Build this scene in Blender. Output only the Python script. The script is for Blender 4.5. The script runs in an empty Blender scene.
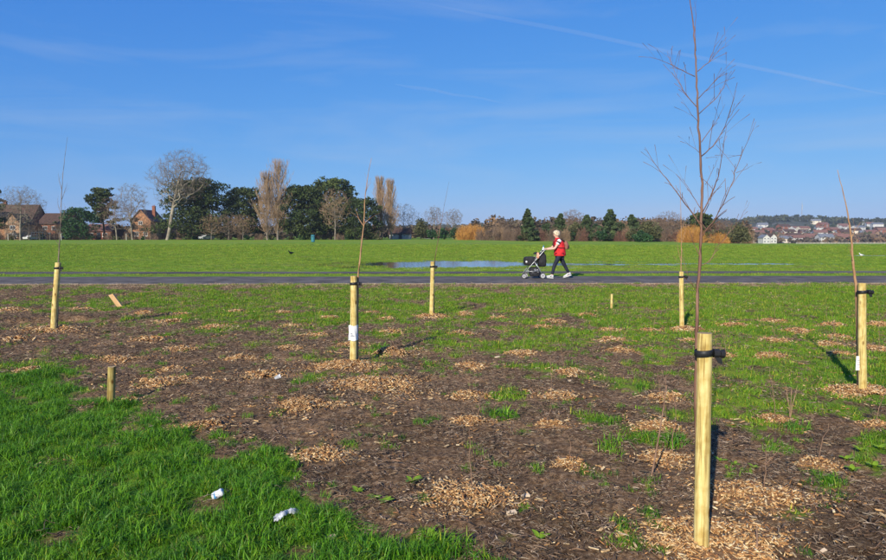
import bpy, bmesh, math, random
import numpy as np
from mathutils import Vector, Matrix

rnd = random.Random(7)
rng = np.random.default_rng(11)
SC = bpy.context.scene
C = SC.collection

# ------------------------------------------------------------------ camera, sky, sun, exposure
FPX, CX, CY, HZ, CAMH = 650.0, 443.0, 280.0, 234.0, 1.55     # photo pixels (886 x 560)
PITCH = math.atan((CY - HZ) / FPX)
cam_d = bpy.data.cameras.new('camera'); cam = bpy.data.objects.new('camera', cam_d); C.objects.link(cam)
cam_d.sensor_width = 36.0; cam_d.lens = 36.0 * FPX / 886.0
cam_d.clip_start = 0.05; cam_d.clip_end = 90000.0
cam.location = (0, 0, CAMH); cam.rotation_euler = (math.pi / 2 - PITCH, 0, 0)
SC.camera = cam

SUN_AZ, SUN_EL = math.radians(24.5), math.radians(25.0)       # light travels forward and to the right
world = bpy.data.worlds.new('World'); SC.world = world; world.use_nodes = True
wn = world.node_tree; wn.nodes.clear()
sky = wn.nodes.new('ShaderNodeTexSky'); sky.sky_type = 'NISHITA'; sky.sun_disc = False
sky.sun_elevation = SUN_EL
sky.sun_rotation = math.pi + SUN_AZ
sky.altitude = 0; sky.air_density = 1.0; sky.dust_density = 0.3; sky.ozone_density = 10.0
wbg = wn.nodes.new('ShaderNodeBackground'); wbg.inputs[1].default_value = 0.100
wout = wn.nodes.new('ShaderNodeOutputWorld')
# thin cirrus veils drifting high up: broad streaky noise over the whole sky
tc = wn.nodes.new('ShaderNodeTexCoord')
mp = wn.nodes.new('ShaderNodeMapping'); mp.inputs['Rotation'].default_value = (0.0, 0.25, 0.5); mp.inputs['Scale'].default_value = (1.0, 1.6, 7.0)
ns = wn.nodes.new('ShaderNodeTexNoise'); ns.inputs['Scale'].default_value = 2.2; ns.inputs['Detail'].default_value = 7; ns.inputs['Roughness'].default_value = 0.55; ns.inputs['Distortion'].default_value = 0.8
cr = wn.nodes.new('ShaderNodeValToRGB'); cr.color_ramp.elements[0].position = 0.47; cr.color_ramp.elements[1].position = 0.8
cr.color_ramp.elements[0].color = (0, 0, 0, 1); cr.color_ramp.elements[1].color = (0.28, 0.28, 0.28, 1)
mx = wn.nodes.new('ShaderNodeMixRGB'); mx.inputs[2].default_value = (4.2, 5.0, 6.2, 1)
wn.links.new(tc.outputs['Generated'], mp.inputs['Vector']); wn.links.new(mp.outputs[0], ns.inputs['Vector'])
wn.links.new(ns.outputs[0], cr.inputs[0]); wn.links.new(cr.outputs[0], mx.inputs[0])
# colour response of the camera for the whole sky: gain * value ^ gamma per channel
SKY = 0.115
sep = wn.nodes.new('ShaderNodeSeparateColor'); cmb = wn.nodes.new('ShaderNodeCombineColor')
wn.links.new(sky.outputs[0], sep.inputs[0])
for ch, (gain, gam) in enumerate(((0.76, 1.0), (0.667, 0.64), (0.87, 0.30))):
    m0 = wn.nodes.new('ShaderNodeMath'); m0.operation = 'MULTIPLY'; m0.inputs[1].default_value = SKY
    m1 = wn.nodes.new('ShaderNodeMath'); m1.operation = 'POWER'; m1.inputs[1].default_value = gam
    m2 = wn.nodes.new('ShaderNodeMath'); m2.operation = 'MULTIPLY'; m2.inputs[1].default_value = gain / SKY
    wn.links.new(sep.outputs[ch], m0.inputs[0]); wn.links.new(m0.outputs[0], m1.inputs[0]); wn.links.new(m1.outputs[0], m2.inputs[0]); wn.links.new(m2.outputs[0], cmb.inputs[ch])
wn.links.new(cmb.outputs[0], mx.inputs[1])
wn.links.new(mx.outputs[0], wbg.inputs[0]); wn.links.new(wbg.outputs[0], wout.inputs[0])

sun_d = bpy.data.lights.new('sun', 'SUN'); sun = bpy.data.objects.new('sun', sun_d); C.objects.link(sun)
sun_d.energy = 5.0; sun_d.angle = math.radians(0.53); sun_d.color = (1.0, 0.92, 0.78)
sdir = Vector((math.sin(SUN_AZ) * math.cos(SUN_EL), math.cos(SUN_AZ) * math.cos(SUN_EL), -math.sin(SUN_EL)))
sun.rotation_euler = sdir.to_track_quat('-Z', 'Y').to_euler()
sun.location = (-20, -40, 30)
SC.view_settings.view_transform = 'Standard'; SC.view_settings.look = 'None'
SC.view_settings.gamma = 1.0; SC.view_settings.use_curve_mapping = False
SC.view_settings.exposure = 0.24
SC.render.engine = 'CYCLES'
SC.cycles.max_bounces = 6; SC.cycles.transparent_max_bounces = 8; SC.cycles.use_denoising = True

# ------------------------------------------------------------------ helpers: noise
_perm = rng.permutation(4096)
_vals = rng.random(4096)
def _h(ix, iy): return _vals[_perm[(ix * 1619 + iy * 31337) & 4095]]
def vnoise(x, y):
    x = np.asarray(x, float); y = np.asarray(y, float)
    ix = np.floor(x).astype(np.int64); iy = np.floor(y).astype(np.int64)
    fx = x - ix; fy = y - iy; fx = fx * fx * (3 - 2 * fx); fy = fy * fy * (3 - 2 * fy)
    a = _h(ix, iy); b = _h(ix + 1, iy); c = _h(ix, iy + 1); d = _h(ix + 1, iy + 1)
    return (a * (1 - fx) + b * fx) * (1 - fy) + (c * (1 - fx) + d * fx) * fy
def fbm(x, y, o=4, g=0.5):
    s = 0; a = 1; t = 0
    for k in range(o):
        s = s + a * vnoise(x * 2 ** k + 17.3 * k, y * 2 ** k - 9.1 * k); t += a; a *= g
    return s / t
def sstep(a, b, x):
    t = np.clip((np.asarray(x, float) - a) / (b - a), 0, 1); return t * t * (3 - 2 * t)

# ------------------------------------------------------------------ helpers: camera rays
_cp, _sp = math.cos(PITCH), math.sin(PITCH)
def ray(px, py):
    a = (px - CX) / FPX; b = -(py - CY) / FPX
    return Vector((a, _cp + b * _sp, -_sp + b * _cp))
def at(px, py, Y):                       # the point on a pixel's ray at forward distance Y
    d = ray(px, py); t = Y / d.y
    return Vector((d.x * t, Y, CAMH + d.z * t))
def to_px(x, y, z):
    dx = x; dy = y; dz = z - CAMH
    f = dy * _cp - dz * _sp; u = dy * _sp + dz * _cp
    f = np.maximum(f, 0.3)
    return CX + FPX * dx / f, CY - FPX * u / f

# ------------------------------------------------------------------ the lie of the land
PATH_SL = 0.018                                           # the path is a touch askew to the view
def path_v(x, y): return y - PATH_SL * x
PUDDLES = [(0.8, 34.0, 5.2, 4.2), (-2.3, 33.6, 2.0, 2.2), (7.8, 33.2, 4.0, 1.0), (15.5, 34.0, 5.0, 0.8),
           (31.5, 47.0, 3.8, 1.4), (-7.5, 38.2, 2.2, 0.7), (9.5, 36.2, 2.2, 0.6)]
HOLLOWS = [(-7.35, 11.75, 0.75, 0.42, 0.20), (-6.0, 11.6, 0.35, 0.25, 0.10)]
def puddle_f(x, y):
    f = np.full(np.shape(x), -1.0)
    n = (fbm(np.asarray(x) * 0.9, np.asarray(y) * 0.9, 3) - 0.5) * 0.9
    for (a, b, rx, ry) in PUDDLES:
        r = np.sqrt(((x - a) / rx) ** 2 + ((y - b) / ry) ** 2)
        f = np.maximum(f, 1.0 - r + n)
    return f
def base_z(x, y):                        # broad shape only
    x = np.asarray(x, float); y = np.asarray(y, float)
    u = x / np.maximum(y, 1.0)
    z = -5.2 * sstep(80, 480, y) * sstep(0.30, 0.5, u)
    z = z - 0.25 * sstep(60, 150, y) * sstep(0.04, 0.14, u)
    z = z + sstep(60, 140, y) * 0.25 * (fbm(x / 60.0, y / 60.0, 2) - 0.5)
    return z
BX = np.array([0, 110, 220, 330, 440, 550, 660, 770, 886.])
BY = np.array([284, 292, 305, 320, 340, 365, 395, 430, 480, 560.])
BG = np.array([[.30, .30, .34, .34, .28, .28, .40, .46, .50],
               [.36, .48, .60, .66, .58, .52, .70, .82, .82],
               [.30, .44, .62, .66, .60, .60, .72, .88, .84],
               [.20, .32, .52, .55, .56, .56, .60, .70, .64],
               [.14, .24, .34, .42, .50, .54, .60, .66, .62],
               [.30, .24, .20, .28, .38, .42, .52, .60, .68],
               [.50, .30, .16, .20, .24, .30, .50, .52, .72],
               [.50, .40, .26, .12, .14, .20, .36, .34, .44],
               [.50, .50, .40, .24, .12, .12, .18, .18, .34],
               [.50, .50, .50, .40, .22, .12, .12, .12, .18]])
LBX = [-300, 0, 60, 130, 185, 225, 300, 330, 400, 480, 520]
LBY = [360, 370, 380, 414, 432, 450, 476, 500, 537, 560, 580]
BLOBS = [(850, 376, 50, 22, .30), (500, 418, 10, 5, .6), (637, 388, 22, 5, .35), (660, 441, 24, 5, .45), (608, 424, 12, 7, .35), (606, 447, 10, 5, .35),
         (825, 483, 18, 5, .4), (868, 455, 26, 14, .45), (650, 405, 30, 5, .2), (440, 548, 22, 8, .3), (380, 430, 12, 6, .2), (735, 380, 45, 16, .15),
         (300, 385, 14, 4, .25), (505, 395, 14, 5, .25), (380, 350, 26, 6, .3), (215, 345, 14, 4, .3), (145, 370, 16, 4, .3)]
def cover(x, y):
    """grass cover 0..1 and lushness 0..1 at ground points"""
    x = np.asarray(x, float); y = np.asarray(y, float)
    px, py = to_px(x, y, np.zeros_like(x))
    pxc = np.clip(px, 0, 886); pyc = np.clip(py, 284, 560)
    i = np.clip(np.searchsorted(BX, pxc) - 1, 0, len(BX) - 2); j = np.clip(np.searchsorted(BY, pyc) - 1, 0, len(BY) - 2)
    fx = (pxc - BX[i]) / (BX[i + 1] - BX[i]); fy = (pyc - BY[j]) / (BY[j + 1] - BY[j])
    b = (BG[j, i] * (1 - fx) + BG[j, i + 1] * fx) * (1 - fy) + (BG[j + 1, i] * (1 - fx) + BG[j + 1, i + 1] * fx) * fy
    for (a, c, rx, ry, w) in BLOBS:
        b = b + w * np.exp(-(((px - a) / rx) ** 2 + ((py - c) / ry) ** 2))
    n = 0.55 * fbm(x * 1.3, y * 1.0, 4, 0.6) + 0.45 * fbm(x * 4.1 + 50, y * 3.1, 3)
    n = n + 0.35 * (fbm(x * 11 + 3, y * 8, 2) - 0.5); cov = sstep(0.46, 0.66, b - 0.02 + 0.06 * (1 - sstep(335, 370, py)) + 0.01 * sstep(420, 560, px) + (n - 0.5) * 1.75)
    lb = np.interp(px, LBX, LBY)
    nl = (fbm(x * 2.5 + 9, y * 2.5, 3) - 0.5)
    lush = sstep(-6, 22, py - lb + nl * 95 + (fbm(x * 9, y * 9, 2) - .5) * 30)
    lush = np.where(y < 2.6, np.where(x < 0.0, 1.0, lush), lush)
    bare = sstep(0.70, 0.76, fbm(x * 3.0 + 31, y * 3.0 + 5, 3))
    lush = lush * (1 - 0.8 * bare)
    cov = np.maximum(cov, lush)
    v = path_v(x, y)
    field = sstep(20.6, 20.9, v)
    verge = sstep(24.2, 24.3, v) * (1 - sstep(25.7, 25.9, v))
    cov = np.where(v > 20.3, np.maximum(field * 0.97, verge * 0.9), cov)
    cov = np.where((v > 27.4) & (v < 31.5), np.clip(0.25 + 1.3 * fbm(x * 0.45, y * 0.9, 3), 0, 1), cov)
    return cov, np.where(v > 20.3, 0.0, lush)
def gz(x, y):
    x = np.asarray(x, float); y = np.asarray(y, float)
    z = base_z(x, y)
    near = 1 - sstep(16, 24, y)
    z = z + near * (0.05 * (fbm(x * 0.8, y * 0.8, 2) - 0.5) + 0.045 * (fbm(x * 4, y * 4, 3) - 0.5)) * sstep(1.0, 2.0, y + 2)
    z = z + near * 0.050 * (fbm(x * 14, y * 14, 3, 0.65) - 0.5)
    fld = sstep(27.5, 29.0, y) * (1 - sstep(70, 110, y))
    z = z + fld * 0.05 * (fbm(x * 0.7, y * 0.7, 3) - 0.5)
    for (a, b, rx, ry, dep) in HOLLOWS:
        z = z - dep * np.exp(-(((x - a) / rx) ** 2 + ((y - b) / ry) ** 2) ** 2)
    z = z - 0.07 * sstep(-0.1, 0.5, puddle_f(x, y)) * sstep(28, 29, y)
    v = path_v(x, y)
    pm = np.maximum(sstep(20.0, 20.4, v) * (1 - sstep(23.6, 24.0, v)), sstep(25.4, 25.6, v) * (1 - sstep(27.1, 27.3, v)))
    return z * (1 - pm) + pm * -0.03
def gz1(x, y): return float(gz(np.array([x]), np.array([y]))[0])
def gnd(px, py):                         # where a pixel's ray meets the ground
    d = ray(px, py); z = 0.0
    for _ in range(12):
        t = (z - CAMH) / d.z; x = d.x * t; y = d.y * t
        z = 0.5 * z + 0.5 * gz1(x, y) if y > 60 else gz1(x, y)
    return Vector((x, y, z))

# ------------------------------------------------------------------ helpers: materials
MATS = {}
def mat(name, c1, c2=None, scale=8.0, rough=0.8, bump=0.0, bscale=None, detail=5.0, spec=0.3, attr=None, attr_amt=1.0, metal=0.0, stretch=None, translucent=0.0, rand=0.0, lo=0.35, hi=0.65):
    if name in MATS: return MATS[name]
    m = bpy.data.materials.new(name); m.use_nodes = True; nt = m.node_tree
    b = nt.nodes['Principled BSDF']; L = nt.links.new
    b.inputs['Roughness'].default_value = rough; b.inputs['Specular IOR Level'].default_value = spec; b.inputs['Metallic'].default_value = metal
    t = nt.nodes.new('ShaderNodeTexCoord'); mp = nt.nodes.new('ShaderNodeMapping')
    L(t.outputs['Object'], mp.inputs['Vector'])
    if stretch: mp.inputs['Scale'].default_value = stretch
    n = nt.nodes.new('ShaderNodeTexNoise'); n.inputs['Scale'].default_value = scale; n.inputs['Detail'].default_value = detail
    L(mp.outputs[0], n.inputs['Vector'])
    r = nt.nodes.new('ShaderNodeValToRGB'); r.color_ramp.elements[0].position = lo; r.color_ramp.elements[1].position = hi
    r.color_ramp.elements[0].color = (*c1, 1); r.color_ramp.elements[1].color = (*(c2 or c1), 1)
    L(n.outputs[0], r.inputs[0]); col = r.outputs[0]
    if attr:
        a = nt.nodes.new('ShaderNodeAttribute'); a.attribute_name = attr
        x = nt.nodes.new('ShaderNodeMixRGB'); x.blend_type = 'MULTIPLY'; x.inputs[0].default_value = attr_amt
        L(col, x.inputs[1]); L(a.outputs['Color'], x.inputs[2]); col = x.outputs[0]
    if rand:
        oi = nt.nodes.new('ShaderNodeObjectInfo'); hs = nt.nodes.new('ShaderNodeHueSaturation')
        m1 = nt.nodes.new('ShaderNodeMapRange'); m1.inputs[3].default_value = 1 - rand; m1.inputs[4].default_value = 1 + rand
        L(oi.outputs['Random'], m1.inputs[0]); L(m1.outputs[0], hs.inputs['Value'])
        m2 = nt.nodes.new('ShaderNodeMapRange'); m2.inputs[3].default_value = 0.5 + 0.035 * rand; m2.inputs[4].default_value = 0.5 - 0.05 * rand
        L(oi.outputs['Random'], m2.inputs[0]); L(m2.outputs[0], hs.inputs['Hue'])
        L(col, hs.inputs['Color']); col = hs.outputs[0]
    L(col, b.inputs['Base Color'])
    if bump:
        n2 = nt.nodes.new('ShaderNodeTexNoise'); n2.inputs['Scale'].default_value = bscale or scale * 4; n2.inputs['Detail'].default_value = 6
        L(mp.outputs[0], n2.inputs['Vector'])
        bp = nt.nodes.new('ShaderNodeBump'); bp.inputs['Strength'].default_value = 1.0; bp.inputs['Distance'].default_value = bump
        L(n2.outputs[0], bp.inputs['Height']); L(bp.outputs[0], b.inputs['Normal'])
    if translucent:
        tr = nt.nodes.new('ShaderNodeBsdfTranslucent'); ms = nt.nodes.new('ShaderNodeMixShader'); ms.inputs[0].default_value = translucent
        L(col, tr.inputs[0]); L(b.outputs[0], ms.inputs[1]); L(tr.outputs[0], ms.inputs[2])
        L(ms.outputs[0], nt.nodes['Material Output'].inputs[0])
    MATS[name] = m
    return m

# ------------------------------------------------------------------ helpers: meshes and objects
def link(name, me, m=None, parent=None, loc=None):
    o = bpy.data.objects.new(name, me); C.objects.link(o)
    if m is not None: me.materials.append(m)
    if parent is not None: o.parent = parent
    if loc is not None: o.location = loc
    return o
def tag(o, label=None, cat=None, group=None, kind=None):
    if label: o['label'] = label
    if cat: o['category'] = cat
    if group: o['group'] = group
    if kind: o['kind'] = kind
    return o
ORD = 'first second third fourth fifth sixth seventh eighth ninth tenth eleventh twelfth thirteenth fourteenth fifteenth sixteenth seventeenth eighteenth nineteenth'.split()
TENS = {2: 'twenty', 3: 'thirty', 4: 'forty', 5: 'fifty'}; TENTH = {2: 'twentieth', 3: 'thirtieth', 4: 'fortieth', 5: 'fiftieth'}
def ordn(n): return ORD[n - 1] if n < 20 else TENTH[n // 10] if n % 10 == 0 else TENS[n // 10] + '-' + ORD[n % 10 - 1]
def thing(name, label, cat, loc=(0, 0, 0), rotz=0.0, group=None):
    o = bpy.data.objects.new(name, None); C.objects.link(o); o.location = loc; o.rotation_euler = (0, 0, rotz); o.empty_display_size = 0.2
    return tag(o, label, cat, group)
class MB:
    """collects vertices / faces (and a grey-or-colour tint per vertex) and links them as one mesh"""
    def __init__(s): s.v = []; s.f = []; s.c = []; s.n = 0; s.tint = False; s.smooth = False
    def add(s, V, F, col=None):
        V = np.asarray(V, float).reshape(-1, 3); s.v.append(V)
        s.f += [tuple(i + s.n for i in f) for f in F]
        if col is not None: s.tint = True
        cc = np.ones((len(V), 4)); 
        if col is not None: cc[:, :3] = col
        s.c.append(cc); s.n += len(V); return s
    def box(s, lo, hi, col=None):
        x0, y0, z0 = lo; x1, y1, z1 = hi
        V = [(x0, y0, z0), (x1, y0, z0), (x1, y1, z0), (x0, y1, z0), (x0, y0, z1), (x1, y0, z1), (x1, y1, z1), (x0, y1, z1)]
        return s.add(V, [(0, 3, 2, 1), (4, 5, 6, 7), (0, 1, 5, 4), (1, 2, 6, 5), (2, 3, 7, 6), (3, 0, 4, 7)], col)
    def tube(s, P, R, n=6, cap=True, col=None):
        P = [Vector(p) for p in P]
        if not hasattr(R, '__len__'): R = [R] * len(P)
        V = []; F = []; up = Vector((0.13, 0.31, 0.94)).normalized()
        for k, p in enumerate(P):
            d = (P[min(k + 1, len(P) - 1)] - P[max(k - 1, 0)])
            d = d.normalized() if d.length > 1e-9 else Vector((0, 0, 1))
            a = d.cross(up if abs(d.dot(up)) < 0.95 else Vector((1, 0, 0))).normalized(); b = d.cross(a)
            for q in range(n):
                t = 2 * math.pi * q / n; V.append(p + (a * math.cos(t) + b * math.sin(t)) * R[k])
        for k in range(len(P) - 1):
            for q in range(n):
                F.append((k * n + q, k * n + (q + 1) % n, (k + 1) * n + (q + 1) % n, (k + 1) * n + q))
        if cap:
            F.append(tuple(range(n))[::-1]); F.append(tuple((len(P) - 1) * n + q for q in range(n)))
        return s.add([tuple(v) for v in V], F, col)
    def lathe(s, prof, n=16, M=None, col=None):
        V = []; F = []
        for (r, z) in prof:
            for q in range(n):
                t = 2 * math.pi * q / n; p = Vector((r * math.cos(t), r * math.sin(t), z)); V.append(tuple(M @ p if M else p))
        for k in range(len(prof) - 1):
            for q in range(n): F.append((k * n + q, k * n + (q + 1) % n, (k + 1) * n + (q + 1) % n, (k + 1) * n + q))
        F.append(tuple(range(n))[::-1]); F.append(tuple((len(prof) - 1) * n + q for q in range(n)))
        return s.add(V, F, col)
    def loft(s, rings, col=None, cap=True):
        n = len(rings[0]); V = [p for r in rings for p in r]; F = []
        for k in range(len(rings) - 1):
            for q in range(n): F.append((k * n + q, k * n + (q + 1) % n, (k + 1) * n + (q + 1) % n, (k + 1) * n + q))
        if cap: F.append(tuple(range(n))[::-1]); F.append(tuple((len(rings) - 1) * n + q for q in range(n)))
        return s.add(V, F, col)
    def ellipsoid(s, c, r, n=12, m=8, col=None, rough=0.0):
        rings = []
        for k in range(m + 1):
            a = -math.pi / 2 + math.pi * (k + 0.02) / (m + 0.04)
            rings.append([(c[0] + r[0] * math.cos(a) * math.cos(t) * (1 + rough * rnd.uniform(-1, 1)), c[1] + r[1] * math.cos(a) * math.sin(t) * (1 + rough * rnd.uniform(-1, 1)), c[2] + r[2] * math.sin(a) * (1 + rough * rnd.uniform(-1, 1))) for t in [2 * math.pi * q / n for q in range(n)]])
        return s.loft(rings, col)
    def mesh(s, name):
        me = bpy.data.meshes.new(name)
        V = np.concatenate(s.v) if s.v else np.zeros((0, 3))
        me.from_pydata(V.tolist(), [], s.f)
        if s.tint:
            ca = me.color_attributes.new('tint', 'FLOAT_COLOR', 'POINT'); ca.data.foreach_set('color', np.concatenate(s.c).astype(np.float32).ravel())
        if s.smooth: me.polygons.foreach_set('use_smooth', np.ones(len(me.polygons), bool))
        me.update(); return me
    def build(s, name, m, parent=None, smooth=None, loc=None):
        if smooth is not None: s.smooth = smooth
        return link(name, s.mesh(name), m, parent, loc)
def tri_mesh(name, V, F, tint=None, smooth=False):
    """fast path: V (n,3), F (m,3 or 4)"""
    V = np.asarray(V, np.float32); F = np.asarray(F, np.int32); k = F.shape[1]
    me = bpy.data.meshes.new(name); me.vertices.add(len(V)); me.vertices.foreach_set('co', V.ravel())
    me.loops.add(F.size); me.loops.foreach_set('vertex_index', F.ravel())
    me.polygons.add(len(F)); me.polygons.foreach_set('loop_start', np.arange(0, F.size, k, dtype=np.int32)); me.polygons.foreach_set('loop_total', np.full(len(F), k, np.int32))
    if smooth: me.polygons.foreach_set('use_smooth', np.ones(len(F), bool))
    if tint is not None:
        ca = me.color_attributes.new('tint', 'FLOAT_COLOR', 'POINT')
        cc = np.ones((len(V), 4), np.float32); cc[:, :3] = np.asarray(tint, np.float32).reshape(len(V), -1); ca.data.foreach_set('color', cc.ravel())
    me.update(calc_edges=True); return me
def scatter(name, P, rot, scl, idx, sources, label, cat, kind='stuff'):
    """one object: copies of the source meshes set on python-made points"""
    me = bpy.data.meshes.new(name); P = np.asarray(P, np.float32); me.vertices.add(len(P)); me.vertices.foreach_set('co', P.ravel())
    me.attributes.new('rot', 'FLOAT_VECTOR', 'POINT').data.foreach_set('vector', np.asarray(rot, np.float32).ravel())
    me.attributes.new('scl', 'FLOAT_VECTOR', 'POINT').data.foreach_set('vector', np.asarray(scl, np.float32).ravel())
    me.attributes.new('idx', 'INT', 'POINT').data.foreach_set('value', np.asarray(idx, np.int32))
    o = link(name, me); tag(o, label, cat, None, kind)
    col = bpy.data.collections.new(name + '_source')
    for k, s in enumerate(sources):
        so = bpy.data.objects.new('%s_piece_%02d' % (name, k), s); col.objects.link(so)
    g = bpy.data.node_groups.new(name, 'GeometryNodeTree')
    g.interface.new_socket('Geometry', in_out='INPUT', socket_type='NodeSocketGeometry'); g.interface.new_socket('Geometry', in_out='OUTPUT', socket_type='NodeSocketGeometry')
    gi = g.nodes.new('NodeGroupInput'); go = g.nodes.new('NodeGroupOutput'); ip = g.nodes.new('GeometryNodeInstanceOnPoints'); ci = g.nodes.new('GeometryNodeCollectionInfo')
    ci.inputs['Collection'].default_value = col; ci.inputs['Separate Children'].default_value = True; ci.inputs['Reset Children'].default_value = True
    ip.inputs['Pick Instance'].default_value = True
    def na(n, t):
        a = g.nodes.new('GeometryNodeInputNamedAttribute'); a.data_type = t; a.inputs['Name'].default_value = n; return a.outputs['Attribute']
    L = g.links.new
    L(gi.outputs[0], ip.inputs['Points']); L(ci.outputs[0], ip.inputs['Instance']); L(na('idx', 'INT'), ip.inputs['Instance Index'])
    L(na('rot', 'FLOAT_VECTOR'), ip.inputs['Rotation']); L(na('scl', 'FLOAT_VECTOR'), ip.inputs['Scale']); L(ip.outputs[0], go.inputs[0])
    md = o.modifiers.new('scatter', 'NODES'); md.node_group = g
    return o

# ================================================================== THE SETTING
# ------------------------------------------------------------------ ground: one sheet to the horizon
def build_ground():
    y0 = np.concatenate([np.linspace(-2.8, 2.3, 12), np.geomspace(2.5, 24, 370), np.geomspace(24.2, 100, 110), np.geomspace(104, 9000, 70)])
    u = np.concatenate([-np.geomspace(6, 0.85, 14), np.linspace(-0.80, 0.80, 500), np.geomspace(0.85, 6, 14)])
    Y, U = np.meshgrid(y0, u, indexing='ij'); X = U * (Y + 3.0)
    far = np.where(Y > 1500, 1.0, 0.0)
    Z = gz(X.ravel(), Y.ravel()).reshape(X.shape)
    V = np.stack([X, Y, Z], -1).reshape(-1, 3)
    nr, nc = X.shape
    i = np.arange(nr - 1)[:, None] * nc + np.arange(nc - 1)[None, :]
    F = np.stack([i, i + 1, i + nc + 1, i + nc], -1).reshape(-1, 4)
    me = tri_mesh('ground', V, F, smooth=True)
    cov, lush = cover(V[:, 0], V[:, 1])
    pf = sstep(0.12, 0.5, puddle_f(V[:, 0], V[:, 1])) * (V[:, 1] > 28)
    me.attributes.new('cover', 'FLOAT', 'POINT').data.foreach_set('value', cov.astype(np.float32))
    me.attributes.new('lush', 'FLOAT', 'POINT').data.foreach_set('value', lush.astype(np.float32))
    me.attributes.new('wet', 'FLOAT', 'POINT').data.foreach_set('value', pf.astype(np.float32))
    m = bpy.data.materials.new('ground'); m.use_nodes = True; nt = m.node_tree; b = nt.nodes['Principled BSDF']; L = nt.links.new
    b.inputs['Roughness'].default_value = 0.95; b.inputs['Specular IOR Level'].default_value = 0.1
    t = nt.nodes.new('ShaderNodeTexCoord')
    def noise(scale, detail=6, rough=0.6, st=None):
        n = nt.nodes.new('ShaderNodeTexNoise'); n.inputs['Scale'].default_value = scale; n.inputs['Detail'].default_value = detail; n.inputs['Roughness'].default_value = rough
        if st:
            mp = nt.nodes.new('ShaderNodeMapping'); mp.inputs['Scale'].default_value = st; L(t.outputs['Object'], mp.inputs[0]); L(mp.outputs[0], n.inputs['Vector'])
        else: L(t.outputs['Object'], n.inputs['Vector'])
        return n.outputs[0]
    def ramp(src, stops):
        r = nt.nodes.new('ShaderNodeValToRGB'); e = r.color_ramp.elements
        while len(e) < len(stops): e.new(0.5)
        for k, (p, c) in enumerate(stops): e[k].position = p; e[k].color = (*c, 1)
        L(src, r.inputs[0]); return r.outputs[0]
    def mix(f, a, c, mode='MIX'):
        x = nt.nodes.new('ShaderNodeMixRGB'); x.blend_type = mode
        if hasattr(f, 'links'): L(f, x.inputs[0])
        else: x.inputs[0].default_value = f
        L(a, x.inputs[1]); L(c, x.inputs[2]); return x.outputs[0]
    def attr(n):
        a = nt.nodes.new('ShaderNodeAttribute'); a.attribute_name = n; return a.outputs['Fac']
    soil = ramp(noise(26, 8, 0.72), [(0.30, (0.038, 0.023, 0.012)), (0.42, (0.155, 0.094, 0.050)), (0.54, (0.31, 0.198, 0.110)), (0.68, (0.54, 0.385, 0.235))])
    soil_big = ramp(noise(1.1, 5), [(0.36, (0.62, 0.60, 0.58)), (0.64, (1.35, 1.28, 1.20))])
    soil = mix(1.0, soil, soil_big, 'MULTIPLY')
    g1 = ramp(noise(0.55, 5, 0.6), [(0.30, (0.125, 0.275, 0.024)), (0.50, (0.205, 0.345, 0.030)), (0.70, (0.285, 0.385, 0.042))])
    g2 = ramp(noise(3.0, 8, 0.8), [(0.34, (0.50, 0.56, 0.5)), (0.66, (1.40, 1.28, 1.2))])
    grass = mix(1.0, g1, g2, 'MULTIPLY')
    g3 = ramp(noise(0.06, 6, 0.7, (0.5, 1.6, 1)), [(0.36, (0.74, 0.90, 0.85)), (0.64, (1.25, 1.07, 1.0))])
    grass = mix(1.0, grass, g3, 'MULTIPLY')
    worn = ramp(noise(0.16, 7, 0.72, (0.45, 1.3, 1)), [(0.50, (0, 0, 0)), (0.66, (.85, .85, .85))])
    dull = ramp(noise(2.0, 6, .7), [(0.3, (0.17, 0.19, 0.035)), (0.7, (0.34, 0.32, 0.085))])
    fd = nt.nodes.new('ShaderNodeMath'); fd.operation = 'SUBTRACT'; fd.inputs[0].default_value = 1.0; L(attr('lush'), fd.inputs[1])
    wf = nt.nodes.new('ShaderNodeMath'); wf.operation = 'MULTIPLY'; L(worn, wf.inputs[0]); L(fd.outputs[0], wf.inputs[1])
    grass = mix(wf.outputs[0], grass, dull)
    col = mix(attr('cover'), soil, grass)
    mud = ramp(noise(3.0), [(0.4, (0.035, 0.035, 0.018)), (0.6, (0.06, 0.065, 0.03))])
    wm = nt.nodes.new('ShaderNodeMath'); wm.operation = 'MULTIPLY'; wm.inputs[1].default_value = 0.8; L(attr('wet'), wm.inputs[0])
    col = mix(wm.outputs[0], col, mud)
    L(col, b.inputs['Base Color'])
    bp = nt.nodes.new('ShaderNodeBump'); bp.inputs['Distance'].default_value = 0.03; L(noise(40, 9, 0.8), bp.inputs['Height']); L(bp.outputs[0], b.inputs['Normal'])
    me.materials.append(m)
    o = link('ground', me); tag(o, kind='structure'); return o
build_ground()

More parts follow.
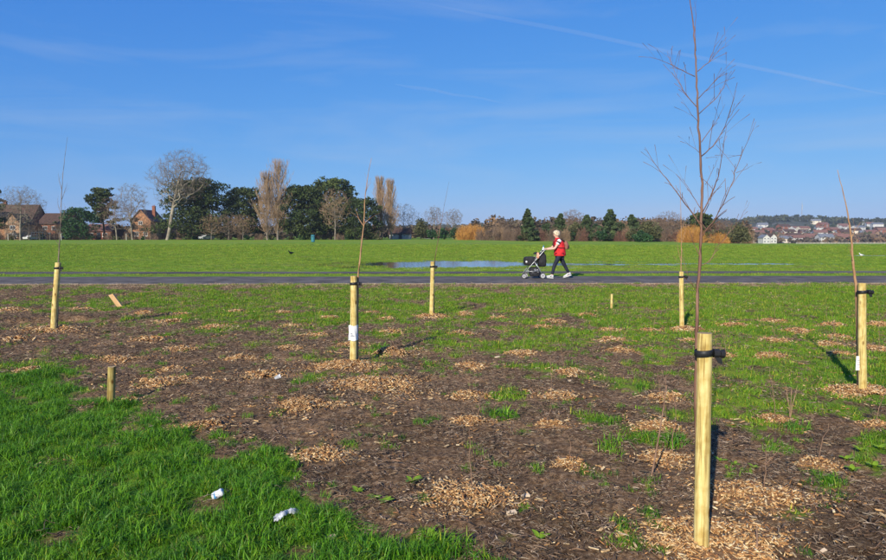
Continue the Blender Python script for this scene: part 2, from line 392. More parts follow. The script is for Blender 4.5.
# ------------------------------------------------------------------ paths (asphalt), their concrete edging, puddles
asphalt = mat('asphalt', (0.095, 0.082, 0.072), (0.180, 0.158, 0.138), scale=1.7, rough=0.9, spec=.1, bump=0.004, bscale=90)
asphalt_old = mat('asphalt_old', (0.075, 0.064, 0.056), (0.18, 0.158, 0.13), scale=0.5, rough=0.9, spec=.1, bump=0.004, bscale=90, stretch=(0.5, 2.0, 1))
def strip(name, v0, v1, z, m, amp=0.05, x0=-90, x1=120, n=420, seed=0.0):
    xs = np.linspace(x0, x1, n)
    a = v0 + PATH_SL * xs + amp * (fbm(xs * 1.7 + seed, xs * 0, 4) - 0.5) * 2
    c = v1 + PATH_SL * xs + amp * (fbm(xs * 1.3 + seed + 40, xs * 0 + 3, 4) - 0.5) * 2
    k = 5
    rows = [a + (c - a) * q / (k - 1) for q in range(k)]
    zz = [z, z + 0.012, z + 0.016, z + 0.012, z]
    V = np.concatenate([np.stack([xs, r, np.full(n, h)], -1) for r, h in zip(rows, zz)])
    i = np.arange(k - 1)[:, None] * n + np.arange(n - 1)[None, :]
    F = np.stack([i, i + 1, i + n + 1, i + n], -1).reshape(-1, 4)
    o = link(name, tri_mesh(name, V, F, smooth=True), m); tag(o, kind='structure'); return o
strip('path', 20.22, 23.75, 0.004, asphalt, 0.14)
strip('cycle_path', 25.5, 27.05, -0.008, asphalt_old, 0.13, seed=9.0)
ek = MB()
conc = mat('concrete_edging', (0.16, 0.125, 0.095), (0.36, 0.30, 0.24), scale=3.0, rough=0.9, bump=0.004, bscale=60)
for k in range(150):                                            # edging blocks, laid end to end, some sunk
    xa = -45 + k * 0.914; xb = xa + 0.905; h = 0.020 + 0.010 * rnd.random()
    e = MB(); dz = rnd.uniform(-.008, .008)
    e.add([(xa, 20.10 + PATH_SL * xa, -0.1), (xb, 20.10 + PATH_SL * xb, -0.1), (xb, 20.16 + PATH_SL * xb, -0.1), (xa, 20.16 + PATH_SL * xa, -0.1),
           (xa, 20.10 + PATH_SL * xa, h), (xb, 20.10 + PATH_SL * xb, h + dz), (xb, 20.16 + PATH_SL * xb, h + dz), (xa, 20.16 + PATH_SL * xa, h)],
          [(0, 3, 2, 1), (4, 5, 6, 7), (0, 1, 5, 4), (1, 2, 6, 5), (2, 3, 7, 6), (3, 0, 4, 7)])
    ek.add(np.concatenate(e.v), e.f)
o = ek.build('path_edging', conc); tag(o, kind='structure')

water = bpy.data.materials.new('water'); water.use_nodes = True
wb = water.node_tree.nodes['Principled BSDF']; wb.inputs['Base Color'].default_value = (0.018, 0.020, 0.016, 1); wb.inputs['Roughness'].default_value = 0.05; wb.inputs['IOR'].default_value = 1.33; wb.inputs['Specular IOR Level'].default_value = 0.5
wnz = water.node_tree.nodes.new('ShaderNodeTexNoise'); wnz.inputs['Scale'].default_value = 5.0; wnz.inputs['Detail'].default_value = 3
wtc = water.node_tree.nodes.new('ShaderNodeTexCoord'); wbp = water.node_tree.nodes.new('ShaderNodeBump'); wbp.inputs['Distance'].default_value = 0.0035; wbp.inputs['Strength'].default_value = 0.7
water.node_tree.links.new(wtc.outputs['Object'], wnz.inputs['Vector']); water.node_tree.links.new(wnz.outputs[0], wbp.inputs['Height']); water.node_tree.links.new(wbp.outputs[0], wb.inputs['Normal'])
for k, (a, b, rx, ry) in enumerate(PUDDLES):
    n = 28; V = [(0, 0, 0)]
    for q in range(n):
        t = 2 * math.pi * q / n; V.append((rx * 1.45 * math.cos(t), ry * 1.45 * math.sin(t), 0))
    m_ = MB(); m_.add(V, [(0, 1 + q, 1 + (q + 1) % n) for q in range(n)])
    o = m_.build('puddle', water, loc=(a, b, -0.006 - 0.0012 * k)); tag(o, kind='structure')

# ------------------------------------------------------------------ far hill behind the town
CPX = [-400, 0, 300, 410, 560, 700, 745, 762, 780, 800, 830, 860, 886, 1100, 1500]
CPY = [235, 234, 233, 231.5, 228.5, 226, 223.5, 222, 221, 221.5, 222.5, 224, 224.5, 226, 229]
def hill_z(x, y):
    x = np.asarray(x, float); y = np.asarray(y, float); u = x / y
    pc = np.interp(CX + FPX * u, CPX, CPY)
    crest = CAMH + (HZ - pc) * 1300 / FPX
    zb = base_z(x, y)
    t = sstep(470, 1300, y)
    return zb * (1 - t) + crest * t - sstep(1300, 2200, y) * (crest + 12) + (fbm(x / 70, y / 70, 3) - 0.5) * 5 * sstep(520, 800, y) + 0.02
def build_hill():
    y0 = np.concatenate([np.linspace(475, 1300, 46), np.linspace(1340, 2300, 14)]); u = np.linspace(-1.2, 1.5, 160)
    Y, U = np.meshgrid(y0, u, indexing='ij'); X = U * Y; Z = hill_z(X.ravel(), Y.ravel()).reshape(X.shape)
    Z[0, :] = base_z(X[0], Y[0]) - 0.5
    nr, nc = X.shape; i = np.arange(nr - 1)[:, None] * nc + np.arange(nc - 1)[None, :]
    me = tri_mesh('hill', np.stack([X, Y, Z], -1).reshape(-1, 3), np.stack([i, i + 1, i + nc + 1, i + nc], -1).reshape(-1, 4), smooth=True)
    o = link('hill', me, mat('hillside', (0.045, 0.060, 0.025), (0.13, 0.11, 0.075), scale=0.02, rough=0.95)); tag(o, kind='structure')
build_hill()

# ------------------------------------------------------------------ foliage generators
def leaf_tris(P, size, rg, up=0.3, aspect=1.6):
    """one randomly turned triangle pair (a small kite) at each point"""
    n = len(P); d = rg.normal(size=(n, 3)); d /= np.linalg.norm(d, axis=1)[:, None]
    e = rg.normal(size=(n, 3)); e[:, 2] *= (1 - up); e -= d * (e * d).sum(1)[:, None]; e /= np.linalg.norm(e, axis=1)[:, None]
    s = (size * rg.uniform(0.6, 1.4, n))[:, None]
    A = P - d * s * aspect * 0.5; B = P + e * s * 0.5; D = P + d * s * aspect * 0.5; E = P - e * s * 0.5
    V = np.stack([A, B, D, E], 1).reshape(-1, 3); k = np.arange(n) * 4
    return V, np.stack([k, k + 1, k + 2, k + 3], 1)
def seg_tubes(S, n=3):
    """S: list of (p0, p1, r0, r1) -> vertices, quads, made in bulk"""
    A = np.array([s[0] for s in S], float); B = np.array([s[1] for s in S], float); r0 = np.array([s[2] for s in S]); r1 = np.array([s[3] for s in S])
    d = B - A; L = np.linalg.norm(d, axis=1)[:, None]; d = d / np.maximum(L, 1e-9)
    ref = np.where(np.abs(d[:, 2:3]) < 0.9, np.array([[0, 0, 1.]]), np.array([[1., 0, 0]]))
    a = np.cross(d, ref); a /= np.linalg.norm(a, axis=1)[:, None]; b = np.cross(d, a)
    V = []
    for q in range(n):
        t = 2 * math.pi * q / n; o = a * math.cos(t) + b * math.sin(t); V.append(A + o * r0[:, None])
    for q in range(n):
        t = 2 * math.pi * q / n; o = a * math.cos(t) + b * math.sin(t); V.append(B + o * r1[:, None])
    V = np.stack(V, 1).reshape(-1, 3); k = np.arange(len(S)) * 2 * n
    F = np.concatenate([np.stack([k + q, k + (q + 1) % n, k + n + (q + 1) % n, k + n + q], 1) for q in range(n)])
    return V, F
def grow(rg, levels, spread, gnarl, upb, ratio=(0.62, 0.82), kids=(2, 4), trunk=0.28, r0=0.02, whorl=4, lead=0.0, side=1.0):
    """branch skeleton of unit height: list of (p0,p1,r0,r1,level)"""
    out = []
    def rec(p, d, L, r, lev):
        k = 3 if lev < 3 else 2
        pts = [p]
        for q in range(k):
            d = d + rg.normal(size=3) * gnarl; d[2] += upb; d = d / np.linalg.norm(d)
            p = p + d * L / k; pts.append(p)
        rr = [r * (1 - 0.45 * q / k) for q in range(k + 1)]
        for q in range(k): out.append((pts[q], pts[q + 1], rr[q], rr[q + 1], lev))
        if lev >= levels: return
        n = rg.integers(kids[0], kids[1] + 1) if lev else whorl
        for q in range(n):
            ax = rg.normal(size=3); ax -= d * ax.dot(d); ax /= np.linalg.norm(ax)
            ang = spread * rg.uniform(0.55, 1.25)
            if q == 0 and rg.random() < lead: ang *= 0.25
            dd = d * math.cos(ang) + ax * math.sin(ang)
            at_ = pts[-1] if q < 2 else pts[rg.integers(1, k + 1)]
            rec(at_, dd, L * rg.uniform(*ratio) * (side if q else 1.0), rr[-1] * (0.72 if q else 0.85), lev + 1)
    rec(np.zeros(3), np.array([0, 0, 1.0]), trunk, r0, 0)
    return out
def fit(S, H, R, lean=(0, 0), minr=0.014):
    E = np.array([s[1] for s in S]); zm = np.quantile(E[:, 2], 0.998); rm = np.quantile(np.hypot(E[:, 0], E[:, 1]), 0.985)
    sc = np.array([R / rm, R / rm, H / zm])
    def tf(p):
        q = p * sc; t = min(max(q[2] / H, 0), 1) ; q = q.copy(); q[0] += lean[0] * H * t ** 0.85; q[1] += lean[1] * H * t; return q
    return [(tf(a), tf(b), max(ra * H, minr), max(rb * H, minr * 0.8), l) for (a, b, ra, rb, l) in S]

bark_pale = mat('bark_pale', (0.17, 0.14, 0.105), (0.34, 0.29, 0.22), scale=0.8, rough=0.9)
bark_grey = mat('bark_grey', (0.14, 0.115, 0.09), (0.27, 0.225, 0.18), scale=1.2, rough=0.9)
bark_dark = mat('bark_dark', (0.06, 0.045, 0.035), (0.13, 0.10, 0.075), scale=1.0, rough=0.9)
twig_grey = mat('twig_grey', (0.15, 0.115, 0.085), (0.26, 0.205, 0.15), scale=0.4, rough=0.9)
twig_brown = mat('twig_brown', (0.16, 0.105, 0.07), (0.30, 0.205, 0.14), scale=0.4, rough=0.9)
twig_tan = mat('twig_tan', (0.27, 0.175, 0.10), (0.44, 0.30, 0.18), scale=0.4, rough=0.9)
twig_orange = mat('twig_orange', (0.44, 0.20, 0.04), (0.68, 0.36, 0.09), scale=0.7, rough=0.85)
pine_green = mat('pine_green', (0.020, 0.034, 0.010), (0.066, 0.092, 0.022), scale=0.45, rough=0.75, attr='tint')
fir_green = mat('fir_green', (0.026, 0.044, 0.017), (0.070, 0.105, 0.036), scale=0.6, rough=0.75, attr='tint')
ever_green = mat('evergreen_leaf', (0.018, 0.050, 0.016), (0.045, 0.110, 0.028), scale=0.6, rough=0.5, attr='tint')
olive_green = mat('olive_leaf', (0.055, 0.060, 0.022), (0.115, 0.115, 0.045), scale=0.5, rough=0.7, attr='tint')

def bare_tree(loc, H, R, seed, label, bark, twig, levels=6, spread=0.62, upb=0.05, gnarl=0.12, trunk=0.26, lean=(0, 0), group=None, name='bare_tree', tips=None, twr=0.0115, low=None, droop=0.0, tr=None, ntw=7):
    """greedy skeleton: crown tips are joined one after another to the nearest lower limb"""
    rg = np.random.default_rng(seed); tips = tips or int(330 + 30 * R)
    z0 = H * (low if low is not None else trunk * 0.85); cz = (H + z0) / 2; rz = (H - z0) / 2
    def ax(z): t = z / H; return np.array([lean[0] * H * t ** 0.85 + math.sin(t * 5 + seed) * .012 * H, lean[1] * H * t + math.cos(t * 4 + seed) * .012 * H, z])
    P = [ax(H * trunk * k / 5) for k in range(6)]; par = [-1, 0, 1, 2, 3, 4]
    for k in range(1, 5): par.append(len(P) - 1); P.append(ax(H * (trunk + (0.80 - trunk) * k / 4)))
    d = rg.normal(size=(tips, 3)); d /= np.linalg.norm(d, axis=1)[:, None]; r = rg.random(tips) ** 0.42
    T = d * r[:, None] * np.array([R, R, rz]); wob = 1 + .22 * np.sin(np.arctan2(d[:, 1], d[:, 0]) * 3 + seed) * (1 - np.abs(d[:, 2])); T[:, :2] *= wob[:, None]
    T[:, 2] += cz; T[:, 0] += lean[0] * H * np.clip(T[:, 2] / H, 0, 1) ** .85; T[:, 1] += lean[1] * H * np.clip(T[:, 2] / H, 0, 1)
    base = ax(H * trunk); order = np.argsort(np.linalg.norm(T - base, axis=1) * rg.uniform(.8, 1.2, tips))
    # a few big limbs first
    big = [i for i in order if .55 < r[i] < .95][::max(1, tips // 14)][:9]; order = big + [i for i in order if i not in set(big)]
    for i in order:
        t = T[i]; A = np.array(P); v = t - A; ds = np.linalg.norm(v, axis=1); pen = np.where(A[:, 2] > t[2] - .10 * ds, 4.0, 0) + np.where(A[:, 2] < H * trunk * .8, 6.0, 0); j = int(np.argmin(ds * (1 + pen * .4) + pen)); L = ds[j]
        if L < .15: continue
        n = max(2, int(L / max(.5, H * .045))); p0 = P[j]; pj = par[j]
        dirp = (P[j] - P[pj]) if pj >= 0 else np.array([0, 0, 1.]); dirp = dirp / (np.linalg.norm(dirp) + 1e-9)
        c = p0 + dirp * L * .42 + np.array([0, 0, upb * L]); last = j
        for k in range(1, n + 1):
            w = k / n; q = (1 - w) ** 2 * p0 + 2 * w * (1 - w) * c + w * w * t + rg.normal(size=3) * gnarl * .18 * L / n - np.array([0, 0, droop * L * w * w]); par.append(last); P.append(q); last = len(P) - 1
    P = np.array(P); N_ = len(P); cnt = np.zeros(N_); ch = np.zeros(N_, int)
    for k in range(1, N_): ch[par[k]] += 1
    for k in range(N_ - 1, 0, -1):
        if ch[k] == 0: cnt[k] = max(cnt[k], 1)
        cnt[par[k]] += cnt[k]
    R0 = tr or .0145 * H; ex = .50; rad = np.maximum(R0 * (cnt / max(cnt[0], 1)) ** ex, twr * 1.15)
    big_ = [(P[par[k]], P[k], rad[par[k]] if cnt[k] > .35 * cnt[par[k]] else rad[k] * 1.15, rad[k]) for k in range(1, N_) if cnt[k] > 5]; K = [(P[par[k]], P[k], min(rad[par[k]], rad[k] * 1.4), rad[k]) for k in range(1, N_) if cnt[k] <= 5]
    for k in range(1, N_):
        if cnt[k] > 5: continue
        dv = P[k] - P[par[k]]; dv = dv / (np.linalg.norm(dv) + 1e-9)
        for q in range(ntw if ch[k] == 0 else max(1, ntw // 3)):
            e = dv + rg.normal(size=3) * spread + np.array([0, 0, upb * 2 - droop]); e /= np.linalg.norm(e); l = H * rg.uniform(.018, .06); m_ = P[k] + e * l * .5; e2 = e + rg.normal(size=3) * .3
            K.append((P[k], m_, twr, twr * .85)); K.append((m_, m_ + e2 * l * .5, twr * .85, twr * .5))
    t = thing(name, label, 'tree', loc, 0, group)
    V, F = seg_tubes(big_, 6); link('trunk', tri_mesh('trunk', V, F, smooth=True), bark, t)
    V, F = seg_tubes(K, 3); link('crown', tri_mesh('crown', V, F), twig, t)
    return t
def blob_leaves(rg, cen, rad, n, size, flat=1.0, shell=0.55):
    d = rg.normal(size=(n, 3)); d /= np.linalg.norm(d, axis=1)[:, None]
    r = (shell + (1 - shell) * rg.random(n)) ; P = cen + d * r[:, None] * np.array(rad)
    return leaf_tris(P, size, rg)
def pine_tree(loc, H, R, seed, label, crown0=0.25, shape='dome', green=None, clumps=64, leaves=130, lean=0.0, size=None, group=None, trunk_r=None, name='pine_tree', skew=0.0):
    rg = np.random.default_rng(seed); green = green or pine_green
    t = thing(name, label, 'tree', loc, 0, group)
    tr = trunk_r or 0.022 * H; size = size or 0.032 * H ** 0.8 + 0.06
    top = np.array([lean * H, 0, H])
    def axis(s): return np.array([lean * H * s, 0, H * s]) + np.array([math.sin(s * 5 + seed) * 0.02 * H, math.cos(s * 4 + seed) * 0.02 * H, 0])
    S = []; 
    for k in range(8):
        a, b = axis(k / 8 * 0.94), axis((k + 1) / 8 * 0.94); S.append((a, b, tr * (1 - k / 8.6), tr * (1 - (k + 1) / 8.6)))
    VV = []; FF = []; TT = []; n0 = 0; limbs = []
    for k in range(clumps):
        s = crown0 + (0.97 - crown0) * ((k + 0.5) / clumps)
        q = (s - crown0) / (1 - crown0)
        if shape == 'dome': w = math.sqrt(max(0.0, 1 - (max(q - 0.35, 0) / 0.66) ** 2)) * (0.72 + 0.28 * min(1, q / 0.35))
        elif shape == 'cone': w = (1 - q) ** 0.85 * 1.15 + 0.03
        elif shape == 'layer': w = (0.70 + 0.36 * math.sin(k * 2.1 + seed)) * (1.08 - 0.62 * q ** 1.4)
        else: w = (1 - q ** 2.2) ** 0.6 * (0.8 + 0.2 * math.sin(k))
        ang = k * 2.399 + rg.uniform(-.5, .5)
        rr = R * w * rg.uniform(0.62, 0.98) if rg.random() < 0.74 else R * w * rg.uniform(0.1, 0.5)
        c = axis(s) + np.array([math.cos(ang) * rr + skew * R * q, math.sin(ang) * rr, rg.uniform(-.03, .03) * H])
        cr = R * rg.uniform(0.22, 0.38) * ((1.15 - .85 * q) if shape == 'cone' else 1.0)
        fl = {'dome': 0.62, 'layer': 0.36, 'cone': 0.55}.get(shape, 0.6)
        c[2] = min(c[2], H - cr * fl)
        V, F = blob_leaves(rg, c, (cr, cr, cr * fl), leaves, size)
        g = rg.uniform(0.75, 1.2); tv = np.repeat(g * rg.uniform(0.72, 1.3, leaves), 4)
        VV.append(V); FF.append(F + n0); n0 += len(V); TT.append(np.stack([tv * rg.uniform(0.9, 1.1), tv, tv * 0.95], 1))
        limbs.append((axis(max(0.12, s - 0.08)), c, tr * 0.28, tr * 0.08))
        if shape != 'cone' and k % 2 == 0:                      # a ragged spray standing out of the outline
            ang2 = ang + rg.uniform(-.6, .6); ro = R * w * rg.uniform(0.95, 1.22); c2 = axis(s) + np.array([math.cos(ang2) * ro + skew * R * q, math.sin(ang2) * ro, rg.uniform(0, .05) * H]); c2[2] = min(c2[2], H * .99); nl_ = leaves // 3
            V, F = blob_leaves(rg, c2, (cr * .5, cr * .5, cr * .3), nl_, size * .85, shell=.2); tv = np.repeat(rg.uniform(.8, 1.3, nl_), 4); VV.append(V); FF.append(F + n0); n0 += len(V); TT.append(np.stack([tv, tv, tv * .95], 1)); limbs.append((c, c2, tr * .09, tr * .04))
    V, F = seg_tubes(S, 8); 
    link('trunk', tri_mesh('trunk', V, F, smooth=True), bark_dark if name != 'evergreen_tree' else bark_grey, t)
    V, F = seg_tubes(limbs, 4); link('limbs', tri_mesh('limbs', V, F), bark_dark, t)
    link('crown', tri_mesh('crown', np.concatenate(VV), np.concatenate(FF), np.concatenate(TT)), green, t)
    return t
def poplar(loc, H, R, seed, label, twig, group=None):
    rg = np.random.default_rng(seed); t = thing('poplar_tree', label, 'tree', loc, 0, group)
    S = []; K = []
    ax = lambda s: np.array([math.sin(s * 4 + seed) * 0.012 * H, math.cos(s * 3 + seed) * 0.012 * H, H * s])
    for k in range(8): S.append((ax(k / 8), ax((k + 1) / 8), 0.016 * H * (1 - k / 8.4), 0.016 * H * (1 - (k + 1) / 8.4)))
    for k in range(260):
        s = 0.06 + 0.86 * rg.random() ** 0.9; a = rg.uniform(0, 6.283); p = ax(s)
        prof = R * (1 - s) ** 0.5 * min(1, .35 + s * 2.2) * rg.uniform(0.35, 1.35)
        L = min(0.26 * H * rg.uniform(0.6, 1.1), (1.03 - s) * H)
        pts = [p]
        for q in range(1, 5):
            w = q / 4; pts.append(p + np.array([math.cos(a) * prof * w ** 0.6, math.sin(a) * prof * w ** 0.6, L * w]) + rg.normal(size=3) * 0.08)
        for q in range(4): K.append((pts[q], pts[q + 1], 0.045 * (1 - q / 5), 0.045 * (1 - (q + 1) / 5)))
        for q in range(14):
            m_ = rg.integers(1, 5); b = pts[m_]; e = b + np.array([math.cos(a) * .5, math.sin(a) * .5, 0]) * rg.uniform(0, .6) + rg.normal(size=3) * 0.35 * (1.1 - s) + np.array([0, 0, rg.uniform(0.4, 1.4)])
            K.append((b, e, 0.018, 0.010))
    V, F = seg_tubes(S, 7); link('trunk', tri_mesh('trunk', V, F, smooth=True), bark_grey, t)
    V, F = seg_tubes(K, 3); link('crown', tri_mesh('crown', V, F), twig, t)
    return t
def twig_bush(loc, W, D, H, seed, label, twig, n=900, group=None, name='bare_shrub', dome=True, rad=0.018):
    rg = np.random.default_rng(seed); t = thing(name, label, 'shrub', loc, 0, group); S = []; T = []
    ns_ = max(3, int(W / 1.2))
    for q in range(ns_):
        b = np.array([0, 0, -0.05]); T.append((b, np.array([rg.uniform(-.25, .25) * W, rg.uniform(-.25, .25) * D, H * 0.45]), 0.07, 0.03))
    lob = [(rg.uniform(-.34, .34) * W, rg.uniform(-.3, .3) * D, rg.uniform(0.75, 1.0)) for _ in range(max(3, int(W / 1.5)))]
    for k in range(n):
        d = rg.normal(size=3); d[2] = abs(d[2]) * 1.0 + 0.02; d /= np.linalg.norm(d)
        rr = rg.random() ** 0.4
        if dome and k % 3: l = lob[k % len(lob)]; c = np.array([l[0], l[1], 0]) + d * np.array([W * 0.24, D * 0.24, H * l[2]]) * rr
        else: c = d * np.array([W * .5, D * .5, H]) * rr * rg.uniform(0.8, 1.0)
        dr = d * 0.6 + np.array([0, 0, 0.8]) + rg.normal(size=3) * 0.35; dr /= np.linalg.norm(dr)
        L = H * rg.uniform(0.12, 0.32)
        a = c - dr * L; a[2] = max(a[2], 0.02); S.append((a, c, rad, rad * 0.6))
        for q in range(2):
            S.append((c - dr * L * rg.uniform(.1, .7), c + rg.normal(size=3) * L * 0.35, rad * 0.7, rad * 0.5))
    V, F = seg_tubes(T, 5); link('stems', tri_mesh('stems', V, F), bark_dark, t)
    V, F = seg_tubes(S, 3); link('crown', tri_mesh('crown', V, F), twig, t); return t
def leaf_bush(loc, W, D, H, seed, label, green, n=22, leaves=110, group=None, name='evergreen_shrub'):
    rg = np.random.default_rng(seed); t = thing(name, label, 'shrub', loc, 0, group)
    VV = []; FF = []; TT = []; n0 = 0; T = []
    for k in range(n):
        d = rg.normal(size=3); d[2] = abs(d[2]); d /= np.linalg.norm(d); c = d * np.array([W * .36, D * .36, H * .62]) * rg.random() ** 0.5 + np.array([0, 0, H * 0.2])
        cr = min(W, H * 1.6) * rg.uniform(0.13, 0.24)
        V, F = blob_leaves(rg, c, (cr, cr, cr * .8), leaves, 0.16 + 0.012 * H); g = rg.uniform(.7, 1.25) * rg.uniform(.75, 1.3, leaves)
        V[:, 2] = np.maximum(V[:, 2], 0.03)
        VV.append(V); FF.append(F + n0); n0 += len(V); tv = np.repeat(g, 4); TT.append(np.stack([tv, tv, tv], 1)); 
        if k < 8: T.append((np.array([0, 0, -.05]), c, .06, .03))
    V, F = seg_tubes(T, 4); link('stems', tri_mesh('stems', V, F), bark_dark, t)
    link('crown', tri_mesh('crown', np.concatenate(VV), np.concatenate(FF), np.concatenate(TT)), green, t); return t
def spot(px, D):                             # ground point under a pixel column at distance D
    x = (px - CX) / FPX * D
    return Vector((x, D, float(base_z(np.array([x]), np.array([D]))[0]) - 0.05))
def pxh(n, D): return n * D / FPX            # pixels to metres at distance D

# ------------------------------------------------------------------ the tree line on the left and middle
D0 = 170.0
def TOP(py, px, D): return at(px, py, D).z - spot(px, D).z
pine_tree(spot(-8, D0), TOP(184, -8, D0), pxh(15, D0), 3, 'dark pine standing beside the big brown-roofed brick house', 0.2, 'layer', clumps=50)
bare_tree(spot(22, D0 - 4), TOP(186, 22, D0), pxh(23, D0), 4, 'bare grey round-crowned tree with drooping twigs in front of brown brick house', bark_pale, twig_grey, 6, spread=0.75, upb=0.10, gnarl=.3, trunk=.22, droop=.18, tips=760, low=.3)
pine_tree(spot(80, D0), TOP(207, 80, D0), pxh(17, D0), 6, 'round dark green holly-like tree beside the low red brick building', 0.08, 'dome', green=ever_green, name='evergreen_tree', clumps=44, leaves=150)
pine_tree(spot(104, D0 + 8), TOP(187, 104, D0 + 8), pxh(19, D0), 7, 'flat-topped dark pine behind a brown bare tree', 0.35, 'layer', clumps=44, leaves=140)
bare_tree(spot(117, D0 - 2), TOP(195, 117, D0), pxh(16, D0), 8, 'brown twiggy bare tree with pale trunk in front of flat-topped pine', bark_pale, twig_brown, 6, spread=.6, upb=.02)
bare_tree(spot(133, D0), TOP(183, 133, D0), pxh(17, D0), 9, 'pale bare tree with upswept twigs beside the small orange-gabled house', bark_pale, twig_grey, 6, spread=.5, upb=.10, trunk=.3)
bare_tree(spot(167, D0 - 6), TOP(152, 187, D0), pxh(27, D0), 21, 'tall leaning bare tree with pale trunk in front of wide dark pine', bark_pale, twig_grey, 7, spread=.5, upb=.10, trunk=.42, lean=(0.23, 0), tips=1000, low=.36, tr=.42)
pine_tree(spot(197, D0 + 4), TOP(177, 200, D0), pxh(44, D0), 13, 'wide layered dark pine behind the tall leaning bare tree', 0.12, 'layer', clumps=96, leaves=150, skew=0.12)
for k, (a, h, r) in enumerate([(212, 214, 12), (229, 212, 13), (243, 214, 12)]):
    bare_tree(spot(a, D0 - 3 + k), TOP(h, a, D0), pxh(r, D0), 30 + k, 'low olive-brown bare tree, %s from the wide layered pine towards the poplar pair' % ordn(k + 1), bark_grey, twig_brown if k % 2 else twig_tan, 6, spread=.8, upb=.0, trunk=.2, group='low bare trees between the pines')
pine_tree(spot(246, D0 + 10), TOP(187, 250, D0 + 10), pxh(22, D0), 14, 'dark bushy pine just behind the tan twin-stemmed poplar', 0.12, 'dome', clumps=76)
poplar(spot(268, D0 - 2), TOP(178, 268, D0), pxh(15, D0), 41, 'tan bare poplar, shorter stem of the pair beside the dark bushy pine', twig_tan)
poplar(spot(279, D0 - 1), TOP(166, 279, D0), pxh(19, D0), 42, 'tan bare poplar, taller stem of the pair beside the dark bushy pine', twig_tan)
pine_tree(spot(302, D0 + 3), TOP(184, 302, D0), pxh(25, D0), 15, 'broad dark green pine standing next to the tan poplar pair', 0.10, 'dome', clumps=90, leaves=140)
pine_tree(spot(332, D0 + 8), TOP(178, 330, D0 + 8), pxh(26, D0), 16, 'tallest round-topped dark pine behind a tan twiggy tree', 0.12, 'dome', clumps=90, leaves=140)
bare_tree(spot(335, D0 - 3), TOP(189, 332, D0), pxh(15, D0), 44, 'tan twiggy bare tree in front of the tallest round-topped pine', bark_grey, twig_tan, 6, spread=.55, upb=.06)
pine_tree(spot(362, D0 + 2), TOP(197, 362, D0), pxh(19, D0), 17, 'smaller dark pine at the end of the pine belt near the slim poplars', 0.08, 'dome', clumps=70)
D1 = 180.0
poplar(spot(381, D1), TOP(182, 381, D1), pxh(8.5, D1), 45, 'slim tan bare poplar with the taller tip, beside the low white building', twig_tan)
poplar(spot(391, D1 - 2), TOP(185, 391, D1), pxh(8, D1), 46, 'slim tan bare poplar with the lower tip, beside the low white building', twig_tan)
bare_tree(spot(404, D1 + 14), TOP(203, 404, D1 + 14), pxh(17, D1), 47, 'grey bare tree with fine twigs behind the low white building', bark_grey, twig_grey, 6, spread=.6)
leaf_bush(spot(421, D1 + 4), pxh(20, D1), 5, TOP(213, 421, D1), 48, 'tall olive shrub between low white building and two bare trees', olive_green, n=34)
bare_tree(spot(434, D1 + 6), TOP(205, 434, D1), pxh(11, D1), 49, 'bare grey tree with open crown beside the tall olive shrub', bark_pale, twig_grey, 6, spread=.62, trunk=.36)
bare_tree(spot(453, D1 + 6), TOP(207, 453, D1), pxh(11, D1), 50, 'bare grey tree with open crown beside the rounded orange bush', bark_pale, twig_grey, 6, spread=.66, trunk=.36)
for k, (a, w, h) in enumerate([(432, 10, 226), (444, 11, 224), (455, 10, 226)]):
    leaf_bush(spot(a, D1), pxh(w, D1) * 1.3, 4, TOP(h, a, D1), 60 + k, 'dark evergreen shrub under the two bare grey trees', ever_green, n=20, group='dark shrubs under the two bare trees')
twig_bush(spot(473, 168), pxh(36, 168), 7, TOP(222, 473, 168), 51, 'rounded bright orange twiggy bush standing alone on the field', twig_orange, n=2600, name='orange_bush', rad=.02)
for k, (a, h_, w, n_) in enumerate([(15, 214, 9, 'with its crown across the steep brown roof'), (146, 215, 8, 'with its crown across the orange gable'), (30, 216, 9, 'close to the end of the steep brown roof'), (51, 219, 9, 'close to the bright red brick wall'), (141, 222, 6, 'beside the orange gable'), (151, 219, 7, 'before the low dark-roofed house'), (40, 222, 8, 'between steep brown roof and red brick house'), (60, 224, 7, 'before the bright red brick house'), (92, 222, 8, 'before the low red bungalow'), (7, 224, 7, 'before the peach gable')]):
    bare_tree(spot(a, D0 - 1), TOP(h_, a, D0), pxh(w, D0), 140 + k, 'small brown bare garden tree ' + n_, bark_grey, twig_brown, 6, spread=.7, trunk=.15, low=.1, tips=260)
# understory along the left belt
for k in range(46):
    a = -10 + k * 8.6 + rnd.uniform(-3, 3); D = D0 + rnd.uniform(-1, 6)
    if 386 < a < 412: continue
    w = rnd.uniform(2.2, 4.2); h = rnd.uniform(1.2, 2.9); und_n = globals().get('und_n', 0) + 1
    if k % 3 == 0: leaf_bush(spot(a, D), w, 2, h, 100 + k, 'low evergreen undergrowth shrub, %s in the tree belt row from the edge pine' % ordn(und_n), (ever_green, olive_green)[k % 2], n=9, leaves=80, group='evergreen undergrowth of the tree belt')
    else: twig_bush(spot(a, D), w, 2, h, 100 + k, 'low brown twiggy undergrowth shrub, %s in the tree belt row from the edge pine' % ordn(und_n), (twig_brown, twig_tan)[k % 2 if k % 5 == 0 else 0], n=240, group='brown undergrowth of the tree belt', rad=.02)
